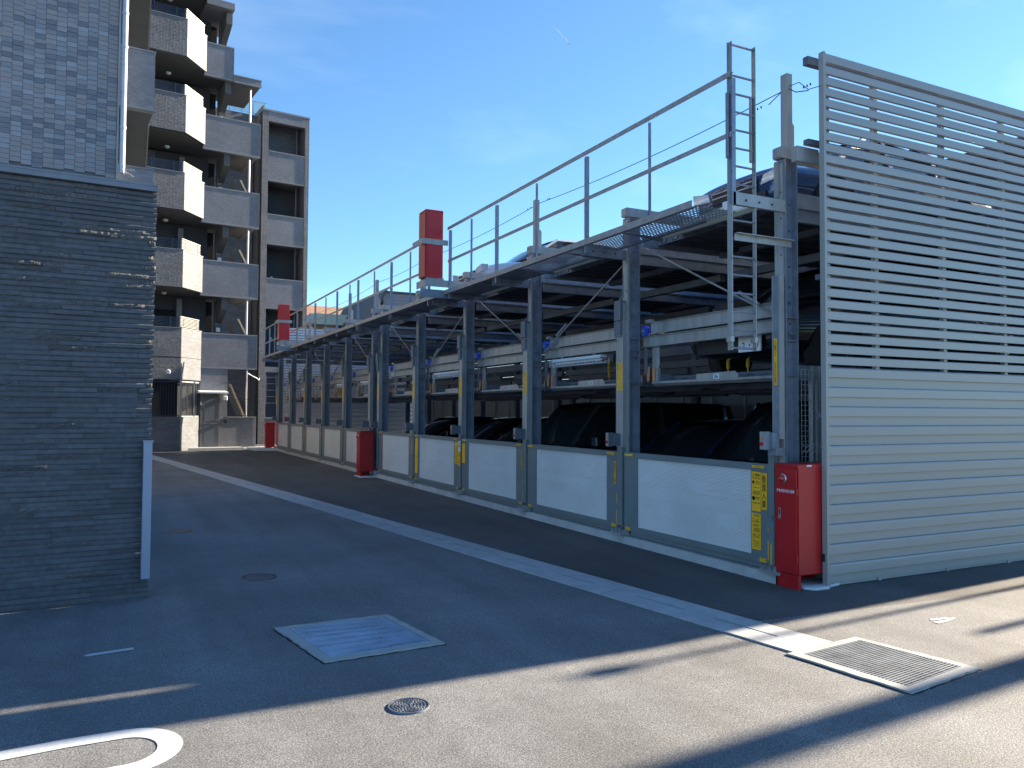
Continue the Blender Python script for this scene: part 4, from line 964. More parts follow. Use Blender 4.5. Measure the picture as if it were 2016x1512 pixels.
# ------------------------------------------------------------------ drain channel, gratings, covers, paint
drainm = mat('drain_concrete', (0.40, 0.39, 0.37), 0.85, 0, 0.14, 5.0, 0.3, 150, rand=0.10, dirt=(0.40, 0.385, 0.36))
def DP(y, o):     # point on the drain's centre line at Y plus sideways offset
    x = 4.235-0.1315*(y-4.0); return (x+o*0.9914, y+o*0.130)
d = thing('drain_channel', (4.2, 4.0, 0), 'long pale concrete drain channel running along the asphalt lane', 'drain')
y = 3.885; k = 0
while y < 34:
    y2 = y+1.985; z = 0.012
    for (o0, o1) in ((-0.215, -0.012), (0.012, 0.215)):
        mb = MB()
        P = [DP(y+0.004, o0), DP(y+0.004, o1), DP(y2-0.004, o1), DP(y2-0.004, o0)]
        mb.prism(P, 'z', 0.001, z+random.uniform(-0.002, 0.002)); part('channel_block', mb, drainm, d)
    # bridges of concrete that interrupt the slot
    bm_ = MB()
    for (a, b) in ((0.0, 0.30), (0.88, 1.18), (1.75, 1.977)):
        bm_.prism([DP(y+0.004+a, -0.0125), DP(y+0.004+a, 0.0125), DP(y+b, 0.0125), DP(y+b, -0.0125)], 'z', 0.001, z-0.0015)
    part('slot_bridge', bm_, drainm, d)
    y = y2+0.004 if k else y2+0.004; k += 1
part('slot_floor', MB().prism([DP(3.9, -0.013), DP(3.9, 0.013), DP(36, 0.013), DP(36, -0.013)], 'z', 0.0005, 0.0015), darkm, d)

def frame_poly(P, w):
    c = Vector((sum(p[0] for p in P)/4, sum(p[1] for p in P)/4))
    return [tuple((c+(Vector(p)-c)*(1-w/((Vector(p)-c).length*0.72))).to_tuple()) for p in P]
def lerp2(a, b, t): return (a[0]+(b[0]-a[0])*t, a[1]+(b[1]-a[1])*t)
def jag(a, b, n, amp):
    out = []
    for i in range(n):
        p = lerp2(a, b, i/n); out.append((p[0]+random.uniform(-amp, amp)*(i > 0), p[1]+random.uniform(-amp, amp)*(i > 0)))
    return out
seamm = mat('torn_dark_asphalt_seam', (0.028, 0.028, 0.03), 0.95, 0, 0.5, 60, 0.8, 200)
def slab_frame(nm, P, Q, z, root):
    c0 = (sum(p[0] for p in P)/4, sum(p[1] for p in P)/4); E_ = [lerp2(c0, p, 1.028) for p in P]; o_ = []
    for i in range(4): o_ += jag(E_[i], E_[(i+1) % 4], 36, 0.006)
    part('asphalt_seam', MB().prism(o_, 'z', 0.0008, 0.0028), seamm, root)
    out = []
    for i in range(4): out += jag(P[i], P[(i+1) % 4], 14, 0.006)
    inn = []
    for i in range(4): inn += [lerp2(Q[i], Q[(i+1) % 4], t/14) for t in range(14)]
    n = len(out); mb = MB(); mb.v = [(p[0], p[1], z) for p in out]+[(p[0], p[1], z) for p in inn]+[(p[0], p[1], 0.0) for p in out]+[(p[0], p[1], 0.0) for p in inn]
    for i in range(n):
        j = (i+1) % n; mb.f += [(i, j, n+j, n+i), (i, 2*n+i, 2*n+j, j), (n+i, n+j, 3*n+j, 3*n+i)]
    return part(nm, mb, concf, root)
# bar grating at the end of the drain
P = [(3.964, 3.86), (4.70, 3.93), (4.835, 3.119), (4.06, 3.016)]; Q = [(4.055, 3.80), (4.66, 3.86), (4.755, 3.185), (4.125, 3.09)]
gt = thing('drain_grating', (4.4, 3.5, 0), 'sunlit steel bar grating in a pale concrete surround at the near end of the drain', 'grating')
slab_frame('concrete_surround', P, Q, 0.014, gt)
part('pit', MB().quad(*[(q[0], q[1], 0.0015) for q in Q]), darkm, gt)
nb = 30
for i in range(nb):
    t = (i+0.5)/nb
    a = lerp2(Q[0], Q[3], t); b = lerp2(Q[1], Q[2], t)
    part('grating_bar', MB().bar((a[0], a[1], 0.0085), (b[0], b[1], 0.0085), 0.0105, 0.009), steelm if False else galvl, gt)
cr = MB()
for i in range(9):
    t = (i+0.5)/9; a = lerp2(Q[0], Q[1], t); b = lerp2(Q[3], Q[2], t); cr.bar((a[0], a[1], 0.008), (b[0], b[1], 0.008), 0.006, 0.006)
part('cross_rod', cr, galvd, gt, kind='stuff')
# checker plate cover in the shade
P = [(1.04, 5.93), (1.895, 5.945), (2.02, 5.05), (1.19, 5.0)]; Q = [(1.13, 5.87), (1.85, 5.88), (1.95, 5.115), (1.245, 5.07)]
ck = thing('pit_cover', (1.5, 5.5, 0), 'blue grey steel plate cover in a pale concrete surround, in shade on the asphalt', 'pit cover')
slab_frame('concrete_surround', P, Q, 0.014, ck)
def plate_mat():
    m = mat('ribbed_zinc_plate', (0.50, 0.54, 0.58), 0.3, 0.85, 0.12, 5.0); n = m.node_tree.nodes; l = m.node_tree.links
    g_ = n.new('ShaderNodeNewGeometry'); mp_ = n.new('ShaderNodeMapping'); mp_.inputs['Rotation'].default_value = (0, 0, R_(-3)); mp_.inputs['Scale'].default_value = (1, 1, 1)
    l.new(g_.outputs['Position'], mp_.inputs['Vector']); wv = n.new('ShaderNodeTexWave'); wv.bands_direction = 'Y'; wv.inputs['Scale'].default_value = 11; wv.inputs['Distortion'].default_value = 0.6; wv.inputs['Detail Scale'].default_value = 40
    l.new(mp_.outputs[0], wv.inputs['Vector']); bp_ = n.new('ShaderNodeBump'); bp_.inputs['Strength'].default_value = 0.08; bp_.inputs['Distance'].default_value = 0.01; l.new(wv.outputs['Fac'], bp_.inputs['Height']); l.new(bp_.outputs[0], n['Principled BSDF'].inputs['Normal'])
    return m
zincm = plate_mat()
part('steel_rim', MB().quad(*[(q[0], q[1], 0.0055) for q in Q]), galvd, ck)
Q2 = [lerp2(q, (1.545, 5.485), 0.02) for q in Q]
part('plate', MB().prism(Q2, 'z', 0.006, 0.0115), zincm, ck)
ribs = MB()
for i in range(34):
    t = (i+0.5)/34; a = lerp2(Q2[0], Q2[3], t); b = lerp2(Q2[1], Q2[2], t); ribs.bar((a[0]+0.01, a[1], 0.0135), (b[0]-0.01, b[1], 0.0135), 0.009, 0.004)
part('rib_pattern', ribs, zincm, ck, kind='stuff')
# round manhole cover with raised rings and blocks
mc = thing('manhole_cover', (1.43, 4.09, 0), 'round cast iron manhole cover with raised ring pattern on sunlit asphalt', 'manhole cover')
cx_, cy_, r_ = 1.43, 4.085, 0.112
part('rim', MB().lathe([(r_-0.008, 0.0), (r_-0.008, 0.010), (r_, 0.010), (r_+0.002, 0.0)], 'z', (cx_, cy_, 0), 48), galvd, mc)
part('disc', MB().lathe([(r_-0.012, 0.0), (r_-0.012, 0.006), (0.001, 0.006)], 'z', (cx_, cy_, 0), 48), castm, mc)
bk = MB()
for rr, nn in ((0.088, 26), (0.070, 22), (0.052, 16), (0.034, 11), (0.017, 6)):
    for i in range(nn):
        a = 2*math.pi*i/nn+rr*37; a2 = a+2*math.pi/nn*0.62
        pts_ = [(cx_+(rr-0.004)*math.cos(a), cy_+(rr-0.004)*math.sin(a)), (cx_+(rr-0.004)*math.cos(a2), cy_+(rr-0.004)*math.sin(a2)), (cx_+(rr+0.004)*math.cos(a2), cy_+(rr+0.004)*math.sin(a2)), (cx_+(rr+0.004)*math.cos(a), cy_+(rr+0.004)*math.sin(a))]
        bk.prism(pts_, 'z', 0.006, 0.0105)
part('raised_blocks', bk, galvd, mc, kind='stuff')
for (x_, y_, nm) in ((1.22, 7.82, 'small round cast iron cover set in the shaded asphalt, the nearer of two'), (0.74, 11.2, 'small round cover far up the shaded lane near the guard panel')):
    m2 = thing('service_cover', (x_, y_, 0), nm, 'service cover')
    part('rim', MB().lathe([(0.150, 0.0), (0.150, 0.007), (0.165, 0.007), (0.167, 0.0)], 'z', (x_, y_, 0), 40), castm, m2)
    part('disc', MB().lathe([(0.143, 0.0), (0.143, 0.006), (0.001, 0.006)], 'z', (x_, y_, 0), 40), mat('dark_cover_iron', (0.07, 0.07, 0.075), 0.5, 0.3, 0.3, 60) if 'dark_cover_iron' not in MATS else MATS['dark_cover_iron'], m2)

# white painted marks
def ribbon(pts, w, z=0.004):
    mb = MB(); n = len(pts); L = []; Rr = []
    for i, p in enumerate(pts):
        a = Vector(pts[max(0, i-1)]); b = Vector(pts[min(n-1, i+1)]); d_ = (b-a).normalized(); nn = Vector((-d_.y, d_.x))
        L.append(Vector(p)+nn*w/2); Rr.append(Vector(p)-nn*w/2)
    mb.v = [(q.x, q.y, z) for q in L]+[(q.x, q.y, z) for q in Rr]
    mb.f = [(i, i+1, n+i+1, n+i) for i in range(n-1)]
    return mb
cxU, cyU, rU = 0.045, 4.13, 0.215
pts = [(-2.2, 4.13+rU-0.13), (-0.5, 4.13+rU-0.03), (-0.2, 4.13+rU)]+[(cxU+rU*math.cos(a)*0.95, cyU+rU*math.sin(a)) for a in [R_(t) for t in range(95, -100, -8)]]+[(-0.4, 4.13-rU-0.02), (-2.2, 4.13-rU-0.12)]
single('road_marking', ribbon(pts, 0.112), paintw, (0, 4.1, 0), 'white painted U shaped road line at the lower left of the asphalt', 'road marking')
single('road_marking', ribbon([(-0.155, 5.795), (-0.148, 5.815), (-0.12, 5.822), (0.0, 5.838), (0.115, 5.853)], 0.052), paintw, (0, 5.8, 0), 'short thin white painted stroke in the shade near the dark stone wall', 'road marking')
mk = MB()
mk.quad((5.665, 4.045, 0.004), (5.84, 4.01, 0.004), (5.80, 3.985, 0.004), (5.62, 4.005, 0.004)); mk.quad((5.60, 3.975, 0.004), (5.76, 3.975, 0.004), (5.88, 3.995, 0.004), (5.87, 3.97, 0.004), (5.72, 3.935, 0.004), (5.60, 3.925, 0.004))
single('road_marking', mk, paintw, (5.7, 4.0, 0), 'small white painted mark in sunlight at the right of the frame', 'road marking')

# ------------------------------------------------------------------ stacked stone wall
sw = thing('stone_wall', (0.5, 7.3, 0), 'freestanding wall of dark stacked split stone at the left with grey metal cap', 'wall', frame='B')
part('core', MB().box(-6, 1.035, 7.325, 7.62, 0, 3.46), darkm if False else stonem, sw)
part('cap', MB().box(-6, 1.055, 7.275, 7.66, 3.464, 3.515).box(-6, 1.06, 7.27, 7.28, 3.505, 3.522), capm, sw)
random.seed(11)
def stone_mesh(rough, L=0.33, H=0.040):
    nx, nz_ = (12, 3) if rough else (5, 2)
    mb = MB(); dv = random.uniform(0.0, 0.013)
    for j in range(nz_+1):
        for i in range(nx+1):
            e = (i in (0, nx)) or (j in (0, nz_))
            yv = -dv-(random.uniform(0.001, 0.011) if rough and not e else (random.uniform(0.0, 0.004) if rough else 0.0))
            if not rough and j == 2: yv += 0.007
            mb.v.append((L*i/nx-L/2, yv, H*(j/nz_ if rough else (0, 0.74, 1)[j])))
    for j in range(nz_):
        for i in range(nx): a = j*(nx+1)+i; mb.f.append((a, a+1, a+nx+2, a+nx+1))
    b = len(mb.v); n1 = nx+1
    mb.v += [(-L/2, 0.026, 0), (L/2, 0.026, 0), (L/2, 0.026, H), (-L/2, 0.026, H)]
    mb.f += [tuple([b, b+1]+list(range(nx, -1, -1))), tuple([b+3]+[nz_*n1+i for i in range(nx+1)]+[b+2]), tuple([b]+[j*n1 for j in range(nz_+1)]+[b+3]), tuple([b+1, b+2]+[j*n1+nx for j in range(nz_, -1, -1)])]
    return mb
pool_r = [stone_mesh(True).mesh('stone', stonr) for _ in range(9)]; pool_s = [stone_mesh(False).mesh('stone', stonem) for _ in range(6)]
pieces = []
rowh = 3.444/82
for r in range(82):
    z = 0.018+r*rowh; u = 1.05+random.uniform(-0.004, 0.012); first = True
    rr = 0.20 if z > 1.6 else 0.07
    while u > -1.5:
        L = (random.choice((0.05, 0.11, 0.2, 0.3)) if first else random.uniform(0.29, 0.345)); first = False
        pieces.append((u-L/2, z, L, random.random() < rr)); u -= L+0.002
pieces.sort(key=lambda p: -p[0])
random.seed(5)
for (u, z, L, rg) in pieces[:300]:
    me = random.choice(pool_r if rg else pool_s)
    o = bpy.data.objects.new('stone', me); C.objects.link(o); o.parent = sw; o.location = (u-0.5, 7.325-7.3, z); o.scale = (L/0.33, random.uniform(0.8, 1.3), (rowh-0.0045)/0.040)
rest = MB()
for (u, z, L, rg) in pieces[300:]:
    q = stone_mesh(rg, L, rowh-0.0045); b = len(rest.v); rest.v += [(x_+u, y_+7.325, z_+z) for x_, y_, z_ in q.v]; rest.f += [tuple(b+i for i in f_) for f_ in q.f]
part('remaining_stones', rest, stonem, sw, kind='stuff')
single('guard_panel', MB().box(0.985, 1.052, 7.215, 7.262, 0.18, 1.325).box(0.978, 1.060, 7.208, 7.266, 1.325, 1.335), postm, (1.02, 7.24, 0.18), 'narrow upright blue grey metal guard strip on the corner of the dark stone wall', 'guard strip', frame='B')
# loose end of tied wire on top of the cap
w_ = MB().path([(1.0,9.0,4.0)]+[(1.0, 9.0, 4.01)], 0.002, 4)

sw.rotation_euler.z = TH-0.045
# ------------------------------------------------------------------ tiled wing behind the stone wall
wg = thing('tiled_building', (0.0, 16.5, 0), 'grey tiled building wing rising behind the dark stone wall with silver downpipe', 'building', frame='B')
part('wall', MB().box(-9, 1.655, 16.52, 30, 0, 10.35).box(-9, 1.655, 16.5, 30, 10.36, 20), aptile, wg)
random.seed(21)
tiles = []
tmats = [mat('tile_glaze_%s' % n_, c_, 0.7, 0, 0.05, 6.0, 0.03, 40, spec=0.2, rand=0.08) for n_, c_ in (('grey', (0.33, 0.30, 0.292)), ('dark_grey', (0.23, 0.22, 0.225)), ('warm_grey', (0.37, 0.315, 0.29)), ('pale_grey', (0.38, 0.36, 0.355)))]
tmesh = [MB().cbox(-0.0815, 0.0815, -0.012, 0.02, -0.043, 0.043, 0.0012).mesh('tile', t_) for t_ in tmats]
ncol = 14
for c_ in range(ncol):
    off_ = random.choice((0, 0.03, 0.06)); uu = 1.565-c_*0.169
    for r in range(48):
        z = 6.0+off_+r*0.0915
        if z < 10.3: tiles.append((uu, z))
tiles.sort(key=lambda t: abs(t[0]-0.8)*1.5+abs(t[1]-7.9)*1.0)
for (uu, z) in tiles[:300]:
    o = bpy.data.objects.new('tile', random.choices(tmesh, (4, 3, 3, 2))[0]); C.objects.link(o); o.parent = wg; o.location = (uu, 16.5-16.5+0.006*random.random(), z)
for gi in range(4):
    rest = MB()
    for k, (uu, z) in enumerate(tiles[300:]):
        if (k*7) % 4 == gi: rest.cbox(uu-0.0815, uu+0.0815, 16.488, 16.52, z-0.043, z+0.043, 0.0012)
    part('remaining_tiles', rest, tmats[gi], wg, kind='stuff')
part('corner_trim', MB().box(1.655, 1.69, 16.48, 16.6, 3, 20), galvl, wg)
dp = part('downpipe', MB().tube((1.755, 16.40, 6.05), (1.755, 16.40, 20), 0.052, 16), pipem, wg, smooth=False)
for z in (6.9, 8.45, 9.1, 10.6): part('pipe_clip', MB().tube((1.755, 16.40, z), (1.755, 16.40, z+0.05), 0.06, 16), pipem, dp)
tw = MB()
random.seed(2)
for _ in range(9):
    a = Vector((1.755, 16.36, 6.12)); b = a+Vector((random.uniform(-0.12, 0.22), random.uniform(-0.05, 0.05), random.uniform(-0.12, 0.14))); tw.path([tuple(a), tuple(b)], 0.006, 5)
part('tied_wire', tw, galvl, dp)
for zf in (7.53, 10.52, 13.5):
    part('balcony_parapet', MB().box(1.70, 2.33, 16.8, 16.95, zf, zf+1.12).box(2.18, 2.33, 16.95, 17.8, zf, zf+1.12), aptfine, wg)
    part('parapet_trim', MB().box(1.70, 2.345, 16.785, 16.97, zf+1.12, zf+1.15).box(1.70, 2.345, 16.785, 16.97, zf-0.05, zf-0.001), trimm, wg)
    part('balcony_slab', MB().prism([(1.66,16.81),(2.32,16.81),(2.32,17.8),(2.60,18.4),(2.60,21.2),(1.66,21.2)], 'z', zf-0.22, zf-0.051) if False else MB().prism([(1.66,16.98),(2.32,16.98),(2.31,17.8),(2.59,21.0),(1.66,21.1)], 'z', zf-0.04, zf+0.10), slabm, wg)
    part('slab_edge', MB().bar((2.33,17.8,zf+0.02), (2.61,21.0,zf+0.02), 0.03, 0.16), trimm, wg)
part('low_parapet', MB().box(1.70, 2.32, 16.6, 16.75, 5.0, 6.25).box(1.70, 2.33, 16.59, 16.76, 6.25, 6.28), aptfine, wg)
part('side_wall', MB().box(1.656, 1.70, 17.0, 30, 0, 20), slabm, wg)

wg.rotation_euler.z = TH-0.035
# ------------------------------------------------------------------ apartment building
A = thing('apartment_building', (5.6, 32.0, 0), 'tall grey apartment block with stepped balconies and a sunlit angled bay', 'building', frame='B')
FL = [4.70, 7.71, 10.70, 13.72, 16.71, 19.70]            # parapet tops of the front bay
# ground floor
part('base_wall', MB().box(-3, 5.62, 32.0, 32.3, 0, 1.31), aptile, A)
part('base_wall', MB().prism([(5.62,32.0),(6.50,33.05),(6.50,33.35),(5.50,32.3)], 'z', 0, 1.31), aptile, A)
part('entrance_wall', MB().box(6.50, 7.58, 33.07, 33.3, 0.10, 3.30), aptfine, A)
part('entrance_wall', MB().box(7.58, 8.72, 33.07, 33.3, 0.08, 1.26), aptfine, A)
part('sill_trim', MB().box(7.56, 8.74, 33.03, 33.32, 1.262, 1.31), trimm, A)
part('corner_trim', MB().box(8.685, 8.735, 33.04, 33.065, 0.08, 1.26), trimm, A)
part('entrance_step', MB().box(5.9, 8.1, 32.45, 33.06, 0.0, 0.085).box(8.1, 9.0, 32.7, 33.06, 0.0, 0.05), concm, A)
dr = part('door', MB().box(6.62, 7.22, 33.035, 33.055, 0.10, 2.08), doorm, A)
part('door_frame', MB().box(6.54, 6.615, 33.025, 33.068, 0.10, 2.14).box(7.225, 7.30, 33.025, 33.068, 0.10, 2.14).box(6.54, 7.30, 33.025, 33.068, 2.141, 2.2), doorm, A)
part('door_panel', MB().box(6.70, 7.08, 33.026, 33.034, 1.10, 2.02).box(6.70, 7.08, 33.026, 33.034, 0.20, 1.0), mat('door_infill_grey', (0.15, 0.155, 0.165), 0.4), dr)
part('door_rail', MB().box(6.66, 7.12, 33.018, 33.025, 1.03, 1.065), trimm, dr)
part('door_handle', MB().box(7.13, 7.18, 32.97, 33.034, 1.02, 1.05).tube((7.155, 33.03, 1.18), (7.155, 33.0, 1.18), 0.025, 10), steelm, dr)
part('canopy', MB().prism([(33.06,2.36),(32.50,2.29),(32.50,2.24),(33.06,2.24)], 'x', 6.42, 7.50), lampw, A)
lp = part('wall_lamp', MB().cbox(7.40, 7.56, 32.93, 33.06, 1.98, 2.15, 0.02), lampw, A); 
part('intercom', MB().box(7.44, 7.56, 32.97, 33.06, 1.05, 1.18), blackm, A)
part('vent_hood', MB().box(6.53, 6.575, 32.98, 33.02, 1.78, 1.92), lampw, A)
# ground-floor window band with vertical bars
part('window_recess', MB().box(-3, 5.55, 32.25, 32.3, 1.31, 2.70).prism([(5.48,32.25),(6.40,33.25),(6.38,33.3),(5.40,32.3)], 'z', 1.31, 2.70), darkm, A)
gr = MB(); gy = 32.06
for k in range(26): gr.box(3.0+k*0.1, 3.015+k*0.1, gy, gy+0.02, 1.34, 2.66)
gr.box(2.9, 5.58, gy, gy+0.03, 1.34, 1.37); gr.box(2.9, 5.58, gy, gy+0.03, 2.62, 2.66)
part('window_bars', gr, railb, A)
gr = MB()
for k in range(12):
    t = (k+0.3)/12; p_ = lerp2((5.60, 32.05), (6.40, 32.98), t); gr.box(p_[0]-0.012, p_[0]+0.012, p_[1]-0.012, p_[1]+0.012, 1.32, 2.68)
for t in (0.0, 0.78): p_ = lerp2((5.62, 32.03), (6.42, 32.98), t); gr.box(p_[0]-0.03, p_[0]+0.03, p_[1]-0.03, p_[1]+0.03, 1.32, 2.72)
for z in (1.32, 2.66): gr.bar((5.58, 32.02, z), (6.45, 33.05, z), 0.05, 0.05)
part('window_bars', gr, raill, A)
part('bay_corner_wall', MB().box(6.42, 6.52, 33.06, 33.3, 1.31, 2.75), darkw, A)
# stair window at the right of the door
sb = MB()
for z in (2.02, 1.34): sb.box(7.6, 8.66, 33.12, 33.14, z, z+0.02)
for k in range(22): sb.box(7.62+k*0.048, 7.628+k*0.048, 33.15, 33.16, 1.31, 3.25)
part('stair_mesh', sb, railb, A, kind='stuff')
part('stair_window_back', MB().box(6.9, 9.75, 38.1, 38.25, 0.0, 14.0), aptile, A)
for (a_, b_) in (((7.75, 2.65), (8.33, 1.30)),):
    part('stair_stringer', MB().prism([(a_[0], a_[1]), (a_[0]+0.07, a_[1]), (b_[0]+0.09, b_[1]), (b_[0], b_[1])], 'y', 33.5, 33.7), stairm, A)
part('stair_side', MB().prism([(7.62,1.3),(7.62,2.75),(7.75,2.65),(8.33,1.3)], 'y', 33.71, 34.6), darkw, A)
part('stair_pipe', MB().tube((8.42, 33.42, 1.3), (8.42, 33.42, 3.25), 0.03, 10), pipem, A)
part('downpipe', MB().box(8.7, 8.75, 33.3, 33.4, 0, 0.1), darkw, A)
# upper floors
for k, zt in enumerate(FL):
    zb = zt-1.43 if k else 2.74
    part('bay_parapet', MB().box(-3, 5.605, 32.0, 32.16, zb, zt), aptile, A)
    part('angled_parapet', MB().prism([(5.605,32.0),(6.53,33.05),(6.53,33.28),(5.53,32.16)], 'z', zb, zt), aptile, A)
    part('coping', MB().prism([(-3,31.985),(5.61,31.985),(6.55,33.045),(6.55,33.3),(5.5,32.18),(-3,32.18)], 'z', zt+0.001, zt+0.03), trimm, A)
    if k:
        part('floor_slab', MB().prism([(-3,32.165),(5.52,32.165),(6.48,33.29),(7.5 if k == 5 else 8.68,33.29),(7.5 if k == 5 else 8.68,35.85),(-3,35.85)], 'z', zb-0.02, zb+0.20), slabm, A)
    else:
        part('floor_slab', MB().prism([(-3,32.31),(5.40,32.31),(6.36,33.31),(8.68,33.31),(8.68,35.85),(-3,35.85)], 'z', 3.32, 3.5), slabm, A)
        part('soffit_panel', MB().prism([(-3,32.165),(5.52,32.165),(6.41,33.2),(6.41,33.25),(5.4,32.3),(-3,32.3)], 'z', 2.74, 2.76), slabm, A)
        part('joint_line', MB().box(3, 5.6, 31.996, 31.999, 3.585, 3.60).bar((5.606,31.995,3.592), (6.53,33.045,3.592), 0.004, 0.015), darkm, A)
    # railing on the bay
    zr0, zr1 = zt+0.08, zt+0.44
    rb = MB()
    for q in range(7): rb.box(1.5, 5.50, 32.08, 32.10, zr0+q*0.052, zr0+q*0.052+0.028)
    for u in (2.4, 3.4, 4.4, 5.2, 5.48): rb.box(u, u+0.035, 32.07, 32.11, zt+0.03, zr1+0.01)
    part('bay_railing', rb, railb, A)
    rb = MB(); p0, p1 = (5.56, 32.10), (6.43, 33.10)
    for q in range(7): rb.bar((*p0, zr0+q*0.052+0.014), (*p1, zr0+q*0.052+0.014), 0.02, 0.024)
    for t in (0.0, 0.16, 0.84, 1.0): p_ = lerp2(p0, p1, t); rb.box(p_[0]-0.015, p_[0]+0.015, p_[1]-0.015, p_[1]+0.015, zt+0.03, zr1+0.02)
    rb.bar((*p0, zr1+0.02), (*p1, zr1+0.02), 0.05, 0.03)
    part('angled_railing', rb, raill, A)
    # right-hand long balcony parapet
    pt = zt-0.10 if k else 4.64
    pt = [4.64, 7.59, 10.58, 13.51, 16.48, 19.4][k]; pb = [3.32, 6.24, 9.20, 12.19, 15.20, 18.1][k]
    ur = 7.59 if k >= 4 else 8.71
    if k < 5:
        part('balcony_parapet', MB().box(6.46, ur, 33.06, 33.2, pb, pt), aptfine, A)
        part('parapet_trim', MB().box(6.46, ur+0.02, 33.045, 33.22, pt+0.001, pt+0.05).box(6.45, ur+0.02, 33.045, 33.22, pb-0.07, pb-0.001).box(ur, ur+0.02, 33.045, 33.22, pb, pt), trimm, A)
        part('parapet_return', MB().box(ur-0.14, ur, 33.21, 35.8, pb, pt), aptfine, A)
    else:
        part('roof_slab', MB().box(6.5, ur, 33.0, 35.8, 18.08, 18.36), aptfine, A)
    # back wall with dark opening, lamp disc, beam and column
    zf = pb+0.0
    top = pt+1.62 if k < 5 else 21
    part('corridor_wall', MB().box(-3, 7.0, 34.62, 34.8, zf+0.1, zf+3.0), darkw if k else darkw, A)
    part('corridor_wall_tile', MB().box(-3, 4.9, 34.55, 34.61, zf+0.2, zf+2.95), aptile, A)
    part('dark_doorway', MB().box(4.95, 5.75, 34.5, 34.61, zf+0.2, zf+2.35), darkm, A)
    part('door_pilaster', MB().box(5.80, 6.0, 34.3, 34.5, zf+0.2, zf+2.8), trimm, A)
    part('ceiling_lamp', MB().lathe([(0.10, 0), (0.09, -0.06), (0.03, -0.09)], 'z', (5.2, 33.6, zf+2.93), 16), lampw, A)
    zc = [6.17, 9.13, 12.12, 15.13, 18.05][k] if k < 5 else 21
    if k < 5:
        # haunched cantilever beam under the slab above
        part('cantilever_beam', MB().prism([(33.24, zc-0.002), (33.24, zc-0.48), (34.3, zc-0.95), (34.3, zc-0.002)], 'x', 7.32, 7.56), slabm, A)
        cl = part('corridor_column', MB().box(7.30, 7.58, 34.31, 34.6, pb+0.2, zc-0.003), slabm, A)
        part('column_lamp', MB().cbox(7.34, 7.50, 34.2, 34.305, zc-1.32, zc-1.14, 0.015), lampw, cl)
        # dark lift lobby to the left of the column, stair flight to its right
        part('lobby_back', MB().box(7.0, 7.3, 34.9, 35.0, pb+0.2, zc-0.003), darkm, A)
        if k < 4:
            part('stair_parapet', MB().prism([(8.02,pt-0.1),(7.98,pt+0.78),(8.05,pt+0.80),(8.16,pt+0.80),(8.62,pt-0.1)], 'y', 34.15, 34.8) if k < 3 else MB().prism([(8.12,pt-0.1),(8.15,pt+0.12),(8.3,pt+0.12),(8.5,pt-0.1)], 'y', 34.15, 34.8), stairm if False else slabm, A)
            part('stair_coping', MB().prism([(8.16,pt+0.80),(8.24,pt+0.80),(8.70,pt-0.1),(8.62,pt-0.1)] if k < 3 else [(8.3,pt+0.12),(8.38,pt+0.12),(8.58,pt-0.1),(8.5,pt-0.1)], 'y', 34.10, 34.8), stairm, A)
            part('slender_pipe', MB().tube((8.35, 33.32, pt-0.05), (8.35, 33.32, zc), 0.045, 12), pipem, A)
part('low_roof_slab', MB().box(7.61, 8.71, 33.0, 35.84, 15.14, 15.36), aptfine, A)
part('low_roof_trim', MB().box(7.61, 8.73, 32.98, 35.84, 15.361, 15.40).box(7.61, 8.73, 32.98, 33.0, 15.08, 15.139), trimm, A)
part('upper_block', MB().box(-3, 6.5, 34.9, 42, 3, 24), aptile, A)
part('rear_block', MB().box(6.6, 9.7, 38.3, 46, 0, 14.7), aptile, A)
part('rear_wall', MB().box(8.9, 9.7, 36.8, 38.29, 0, 0.5), aptile, A)
gl = MB()
part('roof_glass', MB().box(8.0, 10.25, 37.9, 37.92, 15.75, 16.35).box(10.25, 10.27, 37.9, 40, 15.75, 16.35), cglass, A)
rl = MB()
for u in (8.0, 8.55, 9.1, 9.65, 10.2): rl.box(u, u+0.03, 37.88, 37.9, 15.7, 16.4)
rl.box(8.0, 10.25, 37.88, 37.9, 16.36, 16.39)
part('roof_rail', rl, galvl, A)
part('roof_mass', MB().box(7.0, 11.9, 37.9, 46, 13.5, 15.70), aptile, A)
